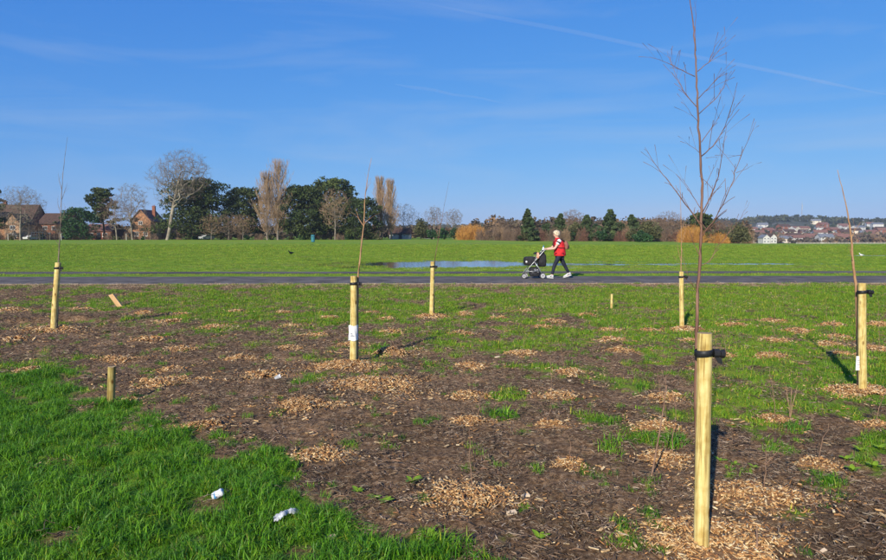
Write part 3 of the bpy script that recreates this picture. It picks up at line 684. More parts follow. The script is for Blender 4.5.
# ------------------------------------------------------------------ hedge and conifers right of the middle
D2 = 164.0
hedge_red = mat('twig_reddish', (0.17, 0.085, 0.06), (0.28, 0.15, 0.10), scale=0.4, rough=0.9)
for k, (a, tp, r, g, dd, lb) in enumerate([
        (528, 209, 9, fir_green, 0, 'dark conical fir with brown hedge either side, nearest the orange bush'),
        (560, 214, 9, fir_green, 2, 'dark fir directly behind the walking person'),
        (586, 215, 10, fir_green, 3, 'dark fir rising out of brown hedge beside a taller pointed fir'),
        (609, 209, 11, fir_green, 0, 'tall pointed blue-green fir over the reddish brown hedge'),
        (631, 215, 11, fir_green, 2, 'broad dark fir beside a rounded olive evergreen'),
        (700, 213, 13, pine_green, 6, 'dark pine rising behind the orange willow scrub')]):
    pine_tree(spot(a, D2 + dd), TOP(tp, a, D2 + dd), pxh(r, D2), 70 + k, lb, 0.06, 'cone' if k != 5 else 'dome', green=g, clumps=60, leaves=110, name='fir_tree', size=.42)
leaf_bush(spot(648, D2 - 8), pxh(25, D2), 6, TOP(218, 648, D2 - 8), 81, 'rounded olive evergreen beside the broad dark fir', olive_green, n=46)
leaf_bush(spot(641, D2 - 14), pxh(22, D2), 5, TOP(229, 641, D2 - 14), 82, 'low spreading green shrub in front of the rounded olive evergreen', ever_green, n=30)
leaf_bush(spot(738, D2 - 10), pxh(24, D2), 6, TOP(222, 738, D2 - 10), 83, 'rounded olive shrub at the end of the hedge beside the town', olive_green, n=46)
twig_bush(spot(692, D2 - 12), pxh(34, D2), 6, TOP(222, 692, D2 - 12), 84, 'orange-brown willow scrub at the foot of the dark pine', twig_orange, n=1700, name='willow_scrub', rad=.022)
twig_bush(spot(716, D2 - 14), pxh(20, D2), 5, TOP(231, 716, D2 - 14), 85, 'low orange willow scrub next to the taller willow scrub', twig_orange, n=800, name='willow_scrub', rad=.022)
bare_tree(spot(668, D2 + 12), TOP(211, 668, D2 + 12), pxh(17, D2), 86, 'wide brown bare tree between olive evergreen and orange willow scrub', bark_grey, twig_brown, 6, spread=.7, tips=900, low=.12, trunk=.2)
bare_tree(spot(655, D2 + 16), TOP(217, 655, D2 + 12), pxh(13, D2), 87, 'brown bare tree just behind the rounded olive evergreen', bark_grey, twig_brown, 6, spread=.7, tips=900, low=.12, trunk=.2)
bare_tree(spot(722, D2 + 2), TOP(219, 722, D2), pxh(13, D2), 88, 'reddish brown bare tree between the dark pine and the last olive shrub', bark_grey, twig_brown, 6, spread=.7, tips=900, low=.12, trunk=.2)
bare_tree(spot(572, D2 + 14), TOP(209, 572, D2 + 14), pxh(15, D2), 89, 'brown bare tree rising behind two dark firs and the walking person', bark_grey, twig_brown, 6, spread=.65, tips=900, low=.12, trunk=.2)
bare_tree(spot(502, D2 + 16), TOP(220, 502, D2 + 16), pxh(14, D2), 90, 'low brown bare tree between the orange bush and first fir', bark_grey, twig_brown, 6, spread=.7, tips=900, low=.12, trunk=.2)
for k in range(40):
    a = 484 + k * 6.8 + rnd.uniform(-2, 2); D = D2 + rnd.uniform(-4, 5)
    if 676 < a < 706: continue
    h = TOP(rnd.uniform(221, 227), a, D) * (0.95 if a < 640 else 0.85)
    hedge_n = globals().get('hedge_n', 0) + 1
    if k in (6, 13, 17, 22, 29, 34): leaf_bush(spot(a, D - 2), rnd.uniform(3, 4.4), 3, h * .95, 260 + k, 'dark green bush in the brown hedge below the firs, beside hedge shrub %s' % ordn(hedge_n), (olive_green, ever_green)[k % 2], n=20, leaves=90, name='hedge_bush')
    twig_bush(spot(a, D), rnd.uniform(3.2, 4.6), 3, h, 200 + k, 'brown leafless hedge shrub below the firs, %s along the row from the orange bush' % ordn(hedge_n), (twig_brown, twig_grey, twig_tan, twig_brown, hedge_red)[rnd.randrange(5)], n=420, group='brown hedge shrubs below the firs', name='hedge_shrub', rad=.022)

for k, (a, tp, w, lb) in enumerate([(546, 221, 15, 'rounded dark evergreen between the first two firs'), (574, 219, 16, 'rounded dark evergreen behind the walking person'), (597, 219, 15, 'rounded dark evergreen just before the tall pointed fir'), (621, 218, 16, 'rounded dark evergreen between tall pointed fir and broad fir'), (656, 222, 17, 'rounded dark evergreen against the wide brown bare tree'), (727, 224, 15, 'rounded dark evergreen beside the last olive shrub')]):
    leaf_bush(spot(a, D2 + 3), pxh(w, D2), 5, TOP(tp, a, D2 + 3), 400 + k, lb, (fir_green, olive_green, ever_green)[k % 3], n=40, leaves=110, name='evergreen_tree')
# ------------------------------------------------------------------ far woods: seen only as a mass
def wood(name, pts, hts, rads, seed, m, label, leaves=46):
    rg = np.random.default_rng(seed); VV = []; FF = []; TT = []; n0 = 0
    for p, h, r in zip(pts, hts, rads):
        c = np.array(p) + np.array([0, 0, h * 0.55]); V, F = blob_leaves(rg, c, (r, r, h * 0.5), leaves, r * (0.5 if leaves < 100 else .26), shell=.45); tv = np.repeat(rg.uniform(.6, 1.3) * rg.uniform(.75, 1.25, leaves), 4)
        VV.append(V); FF.append(F + n0); n0 += len(V); b = rg.random() ; TT.append(np.stack([tv * (1 + .5 * b * (b > .6)), tv * (1 + .2 * b * (b > .6)), tv], 1))
    o = link(name, tri_mesh(name, np.concatenate(VV), np.concatenate(FF), np.concatenate(TT)), m); return tag(o, label, 'woodland', None, 'stuff')
rg_ = np.random.default_rng(5)
wood_green = mat('far_wood', (0.030, 0.042, 0.022), (0.055, 0.066, 0.034), scale=0.05, rough=0.85, attr='tint')
wood_brown = mat('far_wood_brown', (0.085, 0.066, 0.045), (0.15, 0.118, 0.082), scale=0.05, rough=0.9, attr='tint')
pts = []; ht = []; rd = []
for k in range(560):
    a = rg_.uniform(-60, 748); D = 236 + rg_.uniform(0, 24) - (34 if a > 480 else 0)
    s_ = spot(a, D); pts.append(tuple(s_)); h = rg_.uniform(3.0, 5.2) if a < 470 else rg_.uniform(4.2, 7.6); ht.append(h); rd.append(rg_.uniform(1.8, 3.2))
wood('background_wood', pts, ht, rd, 1, wood_brown, 'brown wood filling the gaps behind the tree belt and hedge', 150)
pts = []; ht = []; rd = []
for k in range(2600):
    u = rg_.uniform(-0.75, 0.8); top_ = rg_.random() < (0.72 if u > 0.42 else 0.9)
    y = rg_.uniform(1000, 1330) if top_ else rg_.uniform(530, 1000)
    x = u * y; z = float(hill_z(np.array([x]), np.array([y]))[0]); pts.append((x, y, z - .5)); h = rg_.uniform(6, 12) if top_ else rg_.uniform(3.5, 8); ht.append(h); rd.append(h * rg_.uniform(.45, .7))
wood('hillside_wood', pts, ht, rd, 2, wood_green, 'dark trees massed along the hill behind the town', 26)
pts = []; ht = []; rd = []
for k in range(1150):
    u = rg_.uniform(0.44, 0.8); y = rg_.uniform(486, 640); x = u * y
    z = float(hill_z(np.array([x]), np.array([y]))[0]); pts.append((x, y, z - .3)); h = rg_.uniform(1.6, 6.0); ht.append(h); rd.append(h * rg_.uniform(.5, .8))
wood('town_scrub', pts, ht, rd, 3, wood_brown, 'brown scrub and garden trees between the town houses', 34)

# ================================================================== HOUSES
brick = mat('brick', (0.18, 0.066, 0.040), (0.29, 0.115, 0.068), scale=3.0, rough=0.9)
brick_orange = mat('brick_orange', (0.30, 0.140, 0.07), (0.42, 0.215, 0.115), scale=2.0, rough=0.9)
render_cream = mat('render_cream', (0.58, 0.50, 0.38), (0.70, 0.62, 0.50), scale=1.0, rough=0.9)
white_wall = mat('white_wall', (0.44, 0.43, 0.40), (0.58, 0.57, 0.54), scale=0.5, rough=0.85)
tile_brown = mat('tile_brown', (0.055, 0.033, 0.024), (0.115, 0.066, 0.046), scale=2.5, rough=0.9)
tile_red = mat('tile_red', (0.16, 0.078, 0.056), (0.25, 0.125, 0.092), scale=1.5, rough=0.9)
slate = mat('slate', (0.13, 0.14, 0.16), (0.22, 0.23, 0.25), scale=1.5, rough=0.7)
glass = mat('window_glass', (0.03, 0.035, 0.045), (0.05, 0.06, 0.07), scale=1, rough=0.08, spec=0.6)
frame_white = mat('frame_white', (0.75, 0.75, 0.73), rough=0.5)
door_dark = mat('door_dark', (0.04, 0.06, 0.10), rough=0.5)
def house(name, label, loc, w, d, he, hr, wall, roof, gable=True, rotz=0.0, wins=(), door=None, chimney=None, group=None, timber=None, porch=False):
    t = thing(name, label, 'house', loc, rotz, group)
    m = MB(); x = w / 2
    if gable:   # gable end towards the viewer
        V = [(-x, 0, -1), (x, 0, -1), (x, 0, he), (0, 0, hr), (-x, 0, he), (-x, d, -1), (x, d, -1), (x, d, he), (0, d, hr), (-x, d, he)]
        m.add(V, [(0, 1, 2, 3, 4), (9, 8, 7, 6, 5), (1, 6, 7, 2), (5, 0, 4, 9), (2, 7, 8, 3), (9, 4, 3, 8)])
    else:
        V = [(-x, 0, -1), (x, 0, -1), (x, 0, he), (-x, 0, he), (-x, d, -1), (x, d, -1), (x, d, he), (-x, d, he), (-x, d / 2, hr), (x, d / 2, hr)]
        m.add(V, [(0, 1, 2, 3), (5, 4, 7, 6), (1, 5, 6, 9, 2), (4, 0, 3, 8, 7), (3, 2, 9, 8), (6, 7, 8, 9)])
    m.build('wall', wall, t)
    r = MB(); ov = 0.35; th = 0.16
    def slab(a, b, c, e):
        q = [Vector(a), Vector(b), Vector(c), Vector(e)]; nn = (q[1] - q[0]).cross(q[3] - q[0]).normalized()
        if nn.z < 0: nn = -nn
        q = [p + nn * 0.02 for p in q]; V = [tuple(p) for p in q] + [tuple(p + nn * th) for p in q]
        r.add(V, [(0, 3, 2, 1), (4, 5, 6, 7), (0, 1, 5, 4), (1, 2, 6, 5), (2, 3, 7, 6), (3, 0, 4, 7)])
    if gable:
        k = (hr - he) / x; lo = he - ov * k
        slab((-x - ov, -ov, lo), (0, -ov, hr), (0, d + ov, hr), (-x - ov, d + ov, lo)); slab((0, -ov, hr), (x + ov, -ov, lo), (x + ov, d + ov, lo), (0, d + ov, hr))
    else:
        k = (hr - he) / (d / 2); lo = he - ov * k
        slab((-x - ov, -ov, lo), (x + ov, -ov, lo), (x + ov, d / 2, hr), (-x - ov, d / 2, hr)); slab((-x - ov, d / 2, hr), (x + ov, d / 2, hr), (x + ov, d + ov, lo), (-x - ov, d + ov, lo))
    ro = r.build('roof', roof, t)
    if chimney is not None:
        c = MB(); cx, cy = chimney; c.box((cx - .4, cy - .35, he), (cx + .4, cy + .35, hr + 1.1)); c.box((cx - .48, cy - .43, hr + 1.1), (cx + .48, cy + .43, hr + 1.22))
        for q in (-.2, .2): c.lathe([(.12, hr + 1.22), (.10, hr + 1.55)], 8, Matrix.Translation((cx + q, cy, 0)))
        c.build('chimney', brick, ro)
    for (wx, wz, ww, wh) in wins:
        f = MB()
        for (a, b, c_, e) in [(-ww / 2, -wh / 2, -ww / 2 + .08, wh / 2), (ww / 2 - .08, -wh / 2, ww / 2, wh / 2), (-ww / 2 + .08, wh / 2 - .08, ww / 2 - .08, wh / 2), (-ww / 2 + .08, -wh / 2, ww / 2 - .08, -wh / 2 + .08), (-.03, -wh / 2 + .08, .03, wh / 2 - .08)]:
            f.box((wx + a, -.06, wz + b), (wx + c_, .02, wz + e))
        f.box((wx - ww / 2 - .1, -.12, wz - wh / 2 - .09), (wx + ww / 2 + .1, -.003, wz - wh / 2 - .005))
        fo = f.build('window', frame_white, t); g = MB(); g.box((wx - ww / 2 + .08, -.03, wz - wh / 2 + .08), (wx + ww / 2 - .08, -.008, wz + wh / 2 - .08)); g.build('pane', glass, fo)
    if door:
        dm = MB(); dm.box((door - .5, -.05, 0), (door + .5, .02, 2.05)); do = dm.build('door', door_dark, t)
        hm = MB(); hm.box((door + .32, -.09, .95), (door + .40, -.052, 1.1)); hm.build('handle', frame_white, do)
    if timber is not None:
        b = MB(); k = (hr - he) / x
        for q in (-.5, -.25, 0, .25, .5): b.box((q * w - .06, -.04, he - .2), (q * w + .06, -.003, he - .2 + max(.1, (x - abs(q * w)) * k - .1)))
        b.box((-x, -.05, he - .38), (x, -.003, he - .2)); b.build('timber', timber, t)
    return t
DH = 184.0
def hs(px, D): v = spot(px, D); return (v.x, v.y, v.z)
timber_dark = mat('timber_dark', (0.05, 0.035, 0.025), rough=0.8)
house('brick_house', 'big brick house with steep brown tiled roof behind bare round tree', hs(12, DH + 6), 11.5, 9, 5.0, 10.2, brick, tile_brown, False, wins=[(-3, 3.9, 1.6, 1.2), (2.5, 3.9, 1.6, 1.2), (2.5, 1.4, 1.8, 1.4)], door=-.5, chimney=(-4.2, 4.5))
house('brick_house', 'small peach-fronted timbered gable house in front of the steep brown roof', hs(14, DH - 4), 4.6, 6, 4.4, 7.2, mat('render_peach', (0.36, 0.21, 0.13), (0.46, 0.29, 0.18), scale=1.0, rough=0.9), tile_brown, True, wins=[(0, 3.4, 1.5, 1.1), (0, 1.3, 1.9, 1.3)], timber=timber_dark)
house('brick_house', 'orange brick gable house half hidden by the edge pine', hs(-3, DH - 2), 5, 7, 5.0, 7.8, brick_orange, tile_brown, True, wins=[(0, 3.6, 1.5, 1.2), (.2, 1.3, 1.6, 1.3)])
house('brick_house', 'bright red brick house under grey-brown roof beside round holly-like tree', hs(54, DH + 4), 8.5, 9, 4.6, 7.6, brick, tile_brown, False, wins=[(-2.2, 3.4, 1.2, 1.1), (.3, 3.4, 1.2, 1.1), (2.4, 1.4, 1.6, 1.2)], door=-1, chimney=(3, 4.5))
house('brick_house', 'low red brick bungalow seen under the brown twiggy bare tree', hs(99, DH - 2), 7.5, 7, 2.5, 4.3, brick, tile_red, False, wins=[(-2, 1.4, 1.4, 1.1), (1.9, 1.4, 1.4, 1.1)], door=.2)
house('brick_house', 'orange brick house with sunlit gable between pale bare tree and leaning tree', hs(142, DH), 5.4, 9, 5.4, 8.4, brick_orange, tile_red, True, wins=[(-.1, 4.7, 1.2, 1.0), (-1.3, 1.6, 1.2, 1.2), (1.2, 1.6, 1.2, 1.2)], chimney=(1.6, 5))
house('brick_house', 'dark-roofed brick house low behind the leaning tree trunk', hs(155, DH + 7), 6.5, 8, 3.2, 5.8, brick, tile_brown, False, wins=[(-1.6, 1.7, 1.3, 1.1), (1.4, 1.7, 1.3, 1.1)])
house('white_pavilion', 'low white pavilion with brown roof beside the slim poplars', hs(400, 192), 6.2, 5, 1.7, 3.2, white_wall, tile_brown, False, wins=[(-1.6, 1.0, .7, .6), (1.3, 1.0, .7, .6)], door=.1)

# ------------------------------------------------------------------ town on the right
TOWN = [  # px centre, distance, width m, eave, ridge, wall, roof, gable, label
    (766, 478, 5.0, 4.4, 6.6, white_wall, slate, True, 'white gabled house nearest the olive shrub at the edge of the town'),
    (773, 486, 4.8, 4.6, 7.0, white_wall, tile_brown, True, 'tall white gabled house between two white gables at the edge of town'),
    (757, 490, 7.0, 3.2, 5.2, white_wall, tile_red, False, 'low white house with red roof half behind the olive shrub'),
    (787, 500, 8.0, 3.4, 5.4, render_cream, slate, False, 'cream house with grey roof beside the long white building'),
    (800, 505, 23.0, 4.0, 6.0, white_wall, tile_red, False, 'long white building with red roof at the foot of the hill'),
    (827, 490, 10.4, 4.6, 7.0, white_wall, slate, False, 'big white two-storey house with pale grey roof at field edge'),
    (845, 520, 11.0, 3.6, 6.8, render_cream, tile_red, False, 'cream house with wide red roof behind the big white house'),
    (857, 498, 7.0, 2.6, 4.8, brick, tile_red, False, 'red brick bungalow beside the tilted sapling of the tagged stake'),
    (872, 530, 9.0, 3.4, 5.6, brick, tile_brown, False, 'brown roofed brick house near the scrub at the far end of town'),
    (812, 560, 11, 3.8, 6.4, brick, tile_red, False, 'red roofed brick terrace end above the long white building'),
    (838, 570, 12, 3.8, 6.4, render_cream, tile_red, False, 'cream terrace with red roof above the big white house'),
    (795, 585, 12, 3.8, 6.2, brick, tile_brown, False, 'brown roofed brick terrace above the long white building')]
def hspot(px, D): x = (px - CX) / FPX * D; return (x, D, float(hill_z(np.array([x]), np.array([D]))[0]) - .1)
for (a, D, w, he, hr, wl, rf, gb, lb) in TOWN:
    n = max(2, int(w / 3)); wins = []
    for q in range(n):
        wx = -w / 2 + w * (q + .5) / n; wins.append((wx, 1.5, 1.2, 1.2))
        if he > 4.2: wins.append((wx, 3.7, 1.2, 1.1))
    house('town_house', lb, hspot(a, D), w, 8, he, hr, wl, rf, gb, wins=wins)
UP = [(762, 820, 12, 5, 7.5, white_wall, slate), (752, 760, 12, 4.5, 7, render_cream, tile_red), (877, 860, 13, 7.5, 9.5, white_wall, slate), (860, 800, 14, 5, 7, white_wall, slate), (869, 940, 9, 5, 7.5, white_wall, tile_red),
      (815, 980, 13, 5, 7.5, render_cream, slate), (801, 1180, 16, 6, 8, white_wall, slate), (843, 900, 12, 5, 7.5, render_cream, tile_red), (824, 860, 12, 5, 7.5, brick, tile_red), (785, 760, 13, 5, 7.5, brick, tile_brown),
      (805, 720, 12, 5, 7.5, render_cream, tile_red), (835, 700, 12, 5, 7.5, brick, tile_red), (770, 690, 12, 5, 7.5, brick, tile_red), (855, 690, 12, 5, 7.5, render_cream, tile_brown), (883, 740, 12, 5, 7.5, brick, tile_red), (861, 1060, 12, 5, 8, white_wall, slate),
      (790, 660, 12, 4.5, 7, render_cream, tile_brown), (820, 640, 12, 4.5, 7, white_wall, tile_red), (846, 650, 11, 4.5, 7, brick, tile_brown), (872, 640, 11, 4.5, 7, white_wall, tile_red), (759, 640, 10, 4.5, 7, render_cream, tile_red)]
for k in range(16):
    UP.append((752 + k * 8.6 + rnd.uniform(-3, 3), 600 + 34 * (k * 5 % 7) + rnd.uniform(0, 30), rnd.uniform(7, 10), 3.6, 5.8, (brick, render_cream, white_wall)[k % 3], (tile_brown, tile_red, slate)[k * 2 % 3]))
WN = {'white_wall': 'white', 'render_cream': 'cream', 'brick': 'red brick'}; RN = {'slate': 'grey slate', 'tile_red': 'red', 'tile_brown': 'brown'}
for (a, D, w, he, hr, wl, rf) in UP:
    wins = [(-w / 4, 1.7, 1.5, 1.3), (w / 4, 1.7, 1.5, 1.3), (-w / 4, 3.9, 1.5, 1.2), (w / 4, 3.9, 1.5, 1.2)]
    k_ = '%s hillside house with %s roof among the hill trees' % (WN[wl.name], RN[rf.name])
    x_, y_, z_ = hspot(a, D)
    house('hillside_house', k_, (x_, y_, z_ + 0.5), w, 9, he, hr, wl, rf, False, wins=wins, group=k_.replace(' house', ' houses'), rotz=rnd.uniform(-.3, .3))
# radio mast on the crest
mx_, my_, mz_ = hspot(800, 1240)
t = thing('radio_mast', 'slender lattice radio mast on the hill crest above the town', 'mast', (mx_, my_, mz_))
steel = mat('mast_steel', (0.30, 0.32, 0.35), rough=0.5)
m = MB(); MH = 34.0
for (a, b) in ((-1, -.6), (1, -.6), (0, 1.1)): m.tube([(a, b, 0), (a * .35, b * .35, MH)], .22, 4)
m.build('leg_frame', steel, t); m = MB()
for k in range(12):
    s0 = 1 - .65 * k / 12; s1 = 1 - .65 * (k + 1) / 12; h0 = MH * k / 12; h1 = MH * (k + 1) / 12
    for (p, q) in (((-1, -.6), (1, -.6)), ((1, -.6), (0, 1.1)), ((0, 1.1), (-1, -.6))): m.tube([(p[0] * s0, p[1] * s0, h0), (q[0] * s1, q[1] * s1, h1)], .12, 4)
m.build('lattice', steel, t); m = MB(); m.tube([(0, 0, MH - .5), (0, 0, MH + 5)], .16, 5); m.build('antenna', steel, t)
for q in (.7, .85):
    m = MB(); m.lathe([(.5, 0), (.9, .3), (.95, .6)], 10, Matrix.Translation((0, -.9, MH * q)) @ Matrix.Rotation(math.pi / 2, 4, 'X')); m.build('dish', white_wall, t)
# fence at the far edge of the field
wood_pale = mat('wood_pale', (0.42, 0.38, 0.31), (0.55, 0.50, 0.42), scale=1.0, rough=0.9)
fx0 = spot(796, 452); fx1 = spot(902, 452)
t = thing('field_fence', 'pale post and rail fence along the far edge of the field below town', 'fence', (fx0.x, fx0.y, fx0.z))
L_ = fx1.x - fx0.x; npost = 30; pm = MB(); pm.box((-.09, -.09, -.3), (.09, .09, 1.25)); pme = pm.mesh('post'); pme.materials.append(wood_pale)
for k in range(npost + 1): link('post', pme, None, t, (L_ * k / npost, 0, 0))
for z in (.35, .75, 1.1):
    rm = MB(); rm.box((0, -.13, z), (L_, -.095, z + .14)); rm.build('rail', wood_pale, t)

# ------------------------------------------------------------------ small things by the tree line: cars, frame, bin, posts
def car(label, loc, rotz, paint, group=None):
    t = thing('parked_car', label, 'car', loc, rotz, group)
    prof = [(-2.0, .35), (-2.05, .75), (-1.9, .9), (-1.2, .98), (-.7, 1.42), (.9, 1.46), (1.6, 1.0), (2.0, .92), (2.08, .6), (2.0, .33)]
    def ring(y, s): return [(x, y, .33 + (z - .33) * s) for (x, z) in prof]
    m = MB(); m.loft([ring(-.80, .98), ring(-.83, .9), ring(.83, .9), ring(.80, .98)]); m.build('body', paint, t)
    g = MB()
    for s in (-1, 1): g.add([(-1.05, s * .845, 1.0), (1.35, s * .845, 1.0), (.8, s * .845, 1.30), (-.62, s * .845, 1.28)], [(0, 1, 2, 3) if s < 0 else (3, 2, 1, 0)])
    g.build('side_windows', glass, t)
    for x in (-1.3, 1.3):
        for s in (-1, 1):
            M = Matrix.Translation((x, s * .74, .31)) @ Matrix.Rotation(math.pi / 2, 4, 'X')
            w = MB(); w.lathe([(.20, -.1), (.31, -.08), (.31, .08), (.20, .1)], 16, M); wo = w.build('wheel', mat('tyre', (.02, .02, .02), rough=.9), t)
            h = MB(); h.lathe([(.19, -.115), (.19, .115)], 12, M); h.build('rim', mat('rim_grey', (.5, .5, .5), rough=.4, metal=.6), wo)
    for s in (-1, 1):
        h = MB(); h.box((-2.09, s * .6 - .15, .62), (-2.03, s * .6 + .15, .76)); h.build('headlight', frame_white, t)
    return t
car_white = mat('car_white', (.52, .52, .50), rough=.25, spec=.5); car_silver = mat('car_silver', (.4, .42, .45), rough=.25, spec=.5); car_blue = mat('car_blue', (.03, .06, .16), rough=.25, spec=.5)
v = spot(33, D0 + 1); car('white car parked at the tree line below bare round-crowned tree', v, 1.25, car_white)
v = spot(207, D0 + 1); car('white car parked under the wide layered pine', v, 1.1, car_white)
t = thing('climbing_frame', 'dark metal climbing frame with top bar by the parked white car', 'climbing frame', spot(39.5, D0 - 6)); fr_m = mat('frame_dark', (.04, .05, .07), rough=.5)
for x in (-1.4, 0, 1.4):
    for y in (-.7, .7): m = MB(); m.tube([(x, y * 1.1, -.1), (x, y * .7, 2.1)], .06, 6); m.build('upright', fr_m, t)
for y in (-.5, .5): m = MB(); m.tube([(-1.5, y, 2.08), (1.5, y, 2.08)], .06, 6); m.build('bar', fr_m, t)
for k in range(6): m = MB(); m.tube([(-1.3 + k * .52, -.5, 2.12), (-1.3 + k * .52, .5, 2.12)], .04, 6); m.build('rung', fr_m, t)
for (a, lb) in ((9, 'slim pale post at the foot of the big brick house'), (62, 'slim pale post beside the round holly-like tree'), (127, 'slim pale post beside trunk of the pale bare tree')):
    m = MB(); v = spot(a, D0 - 8); m.lathe([(.09, -.2), (.09, 1.5), (.12, 1.52), (.12, 1.6), (.05, 1.66)], 10); o = m.build('marker_post', wood_pale, loc=v); tag(o, lb, 'post')
v = gnd(313, 242.3); t = thing('litter_bin', 'blue-green litter bin standing on the field before the dark pines', 'bin', v)
teal = mat('bin_teal', (.03, .16, .20), (.05, .22, .26), scale=3, rough=.5); bh = pxh(7.5, v.y)
m = MB(); m.lathe([(.30, .05), (.34, .1), (.36, bh * .72), (.34, bh * .74)], 16); m.build('body', teal, t)
m = MB(); m.lathe([(.38, bh * .82), (.37, bh * .9), (.25, bh * .98), (.05, bh)], 16); m.build('lid', teal, t)
for q in range(4): m = MB(); a = q * math.pi / 2 + .6; m.tube([(.33 * math.cos(a), .33 * math.sin(a), bh * .7), (.33 * math.cos(a), .33 * math.sin(a), bh * .84)], .03, 5); m.build('support', teal, t)
m = MB(); m.lathe([(.2, -.1), (.2, .06)], 12); m.build('foot', fr_m, t)
gravel = mat('gravel_path', (.42, .36, .27), (.55, .48, .38), scale=2, rough=.95)
V = []; 
for (a, b) in ((422, 238.2), (432, 238.6), (442, 237.6)):
    p = gnd(a, b); V.append(p)
ww = 7; mV = []
for p in V: mV += [(p.x - 1, p.y - ww, gz1(p.x - 1, p.y - ww) + .03), (p.x + 1, p.y + ww, gz1(p.x + 1, p.y + ww) + .03)]
m = MB(); m.add(mV, [(0, 2, 3, 1), (2, 4, 5, 3)]); o = m.build('gravel_path', gravel); tag(o, kind='structure')

# birds on the field
def bird(name, label, loc, rotz, s, body, beak, group=None):
    t = thing(name, label, 'bird', loc, rotz, group)
    def R(x, ry, rz, zc, n=10): return [(x * s, ry * s * math.cos(q * 2 * math.pi / n), (zc + rz * math.sin(q * 2 * math.pi / n)) * s) for q in range(n)]
    m = MB(); m.loft([R(.62, .01, .01, .42), R(.42, .08, .04, .42), R(.2, .14, .12, .40), R(-.05, .15, .16, .40), R(-.25, .10, .12, .48), R(-.33, .07, .08, .60), R(-.40, .075, .08, .68), R(-.50, .04, .045, .68), R(-.53, .01, .01, .67)]); m.build('body', body, t, smooth=True)
    b = MB(); b.tube([tuple(s * q for q in (-.51, 0, .67)), tuple(s * q for q in (-.68, 0, .64))], [.03 * s, .004 * s], 6); b.build('beak', beak, t)
    for y in (-.06, .06): l = MB(); l.tube([(0, y * s, .28 * s), (.03 * s, y * s, .0), (-.08 * s, y * s, -.01)], .014 * s, 5); l.build('leg', beak, t)
    for y in (-1, 1): w = MB(); w.add([tuple(s * q for q in (-.15, y * .155, .50)), tuple(s * q for q in (.1, y * .17, .52)), tuple(s * q for q in (.60, y * .06, .45)), tuple(s * q for q in (.1, y * .15, .36))], [(0, 1, 2, 3)]); w.build('wing', body, t)
    return t
crow_m = mat('crow_black', (.012, .012, .014), rough=.4); gull_m = mat('gull_white', (.80, .80, .80), rough=.6); beak_y = mat('beak_yellow', (.5, .32, .05), rough=.5)
bird('gull', 'white gull standing at the edge of the far puddle', gnd(861, 257.6), .4, .42, gull_m, beak_y)
for (a, b, r) in ((517, 241.2, 0), (534, 241.4, 2.5)): bird('crow', 'black crow on the field in front of the first firs', gnd(a, b), r, .75, crow_m, crow_m, 'crows on the far field')
bird('crow', 'black crow on the field in front of the tan poplar pair', gnd(291, 255.8), 1.0, .52, crow_m, crow_m)

# ================================================================== CONTRAILS
trail_m = bpy.data.materials.new('contrail'); trail_m.use_nodes = True; tn = trail_m.node_tree; tn.nodes.clear()
tv = tn.nodes.new('ShaderNodeVolumePrincipled'); tv.inputs['Color'].default_value = (1, 1, 1, 1); tv.inputs['Density'].default_value = 0.00040; tv.inputs['Anisotropy'].default_value = 0.0
to_ = tn.nodes.new('ShaderNodeOutputMaterial'); tn.links.new(tv.outputs[0], to_.inputs['Volume'])
def trail(label, A, B, alt, r0, r1):
    P = []
    for k in range(13):
        a = A[0] + (B[0] - A[0]) * k / 12; b = A[1] + (B[1] - A[1]) * k / 12 + 1.2 * math.sin(k * 1.3) * .5
        d = ray(a, b); tt = (alt - CAMH) / d.z; P.append(Vector((d.x * tt, d.y * tt, alt)))
    m = MB(); n = len(P); m.tube(P, [(r0 + (r1 - r0) * k / (n - 1)) * (min(1, .25 + k * .4) * min(1, .25 + (n - 1 - k) * .4)) for k in range(n)], 14)
    o = m.build('contrail', trail_m, smooth=True); tag(o, label, 'contrail'); return o
trail('long thin white contrail crossing the sky behind the tall branched sapling', (430, 4), (900, 97), 9000, 95, 110)
trail('short faint contrail ending in open sky, the fainter of the two', (395, 84), (512, 104), 9000, 120, 60)

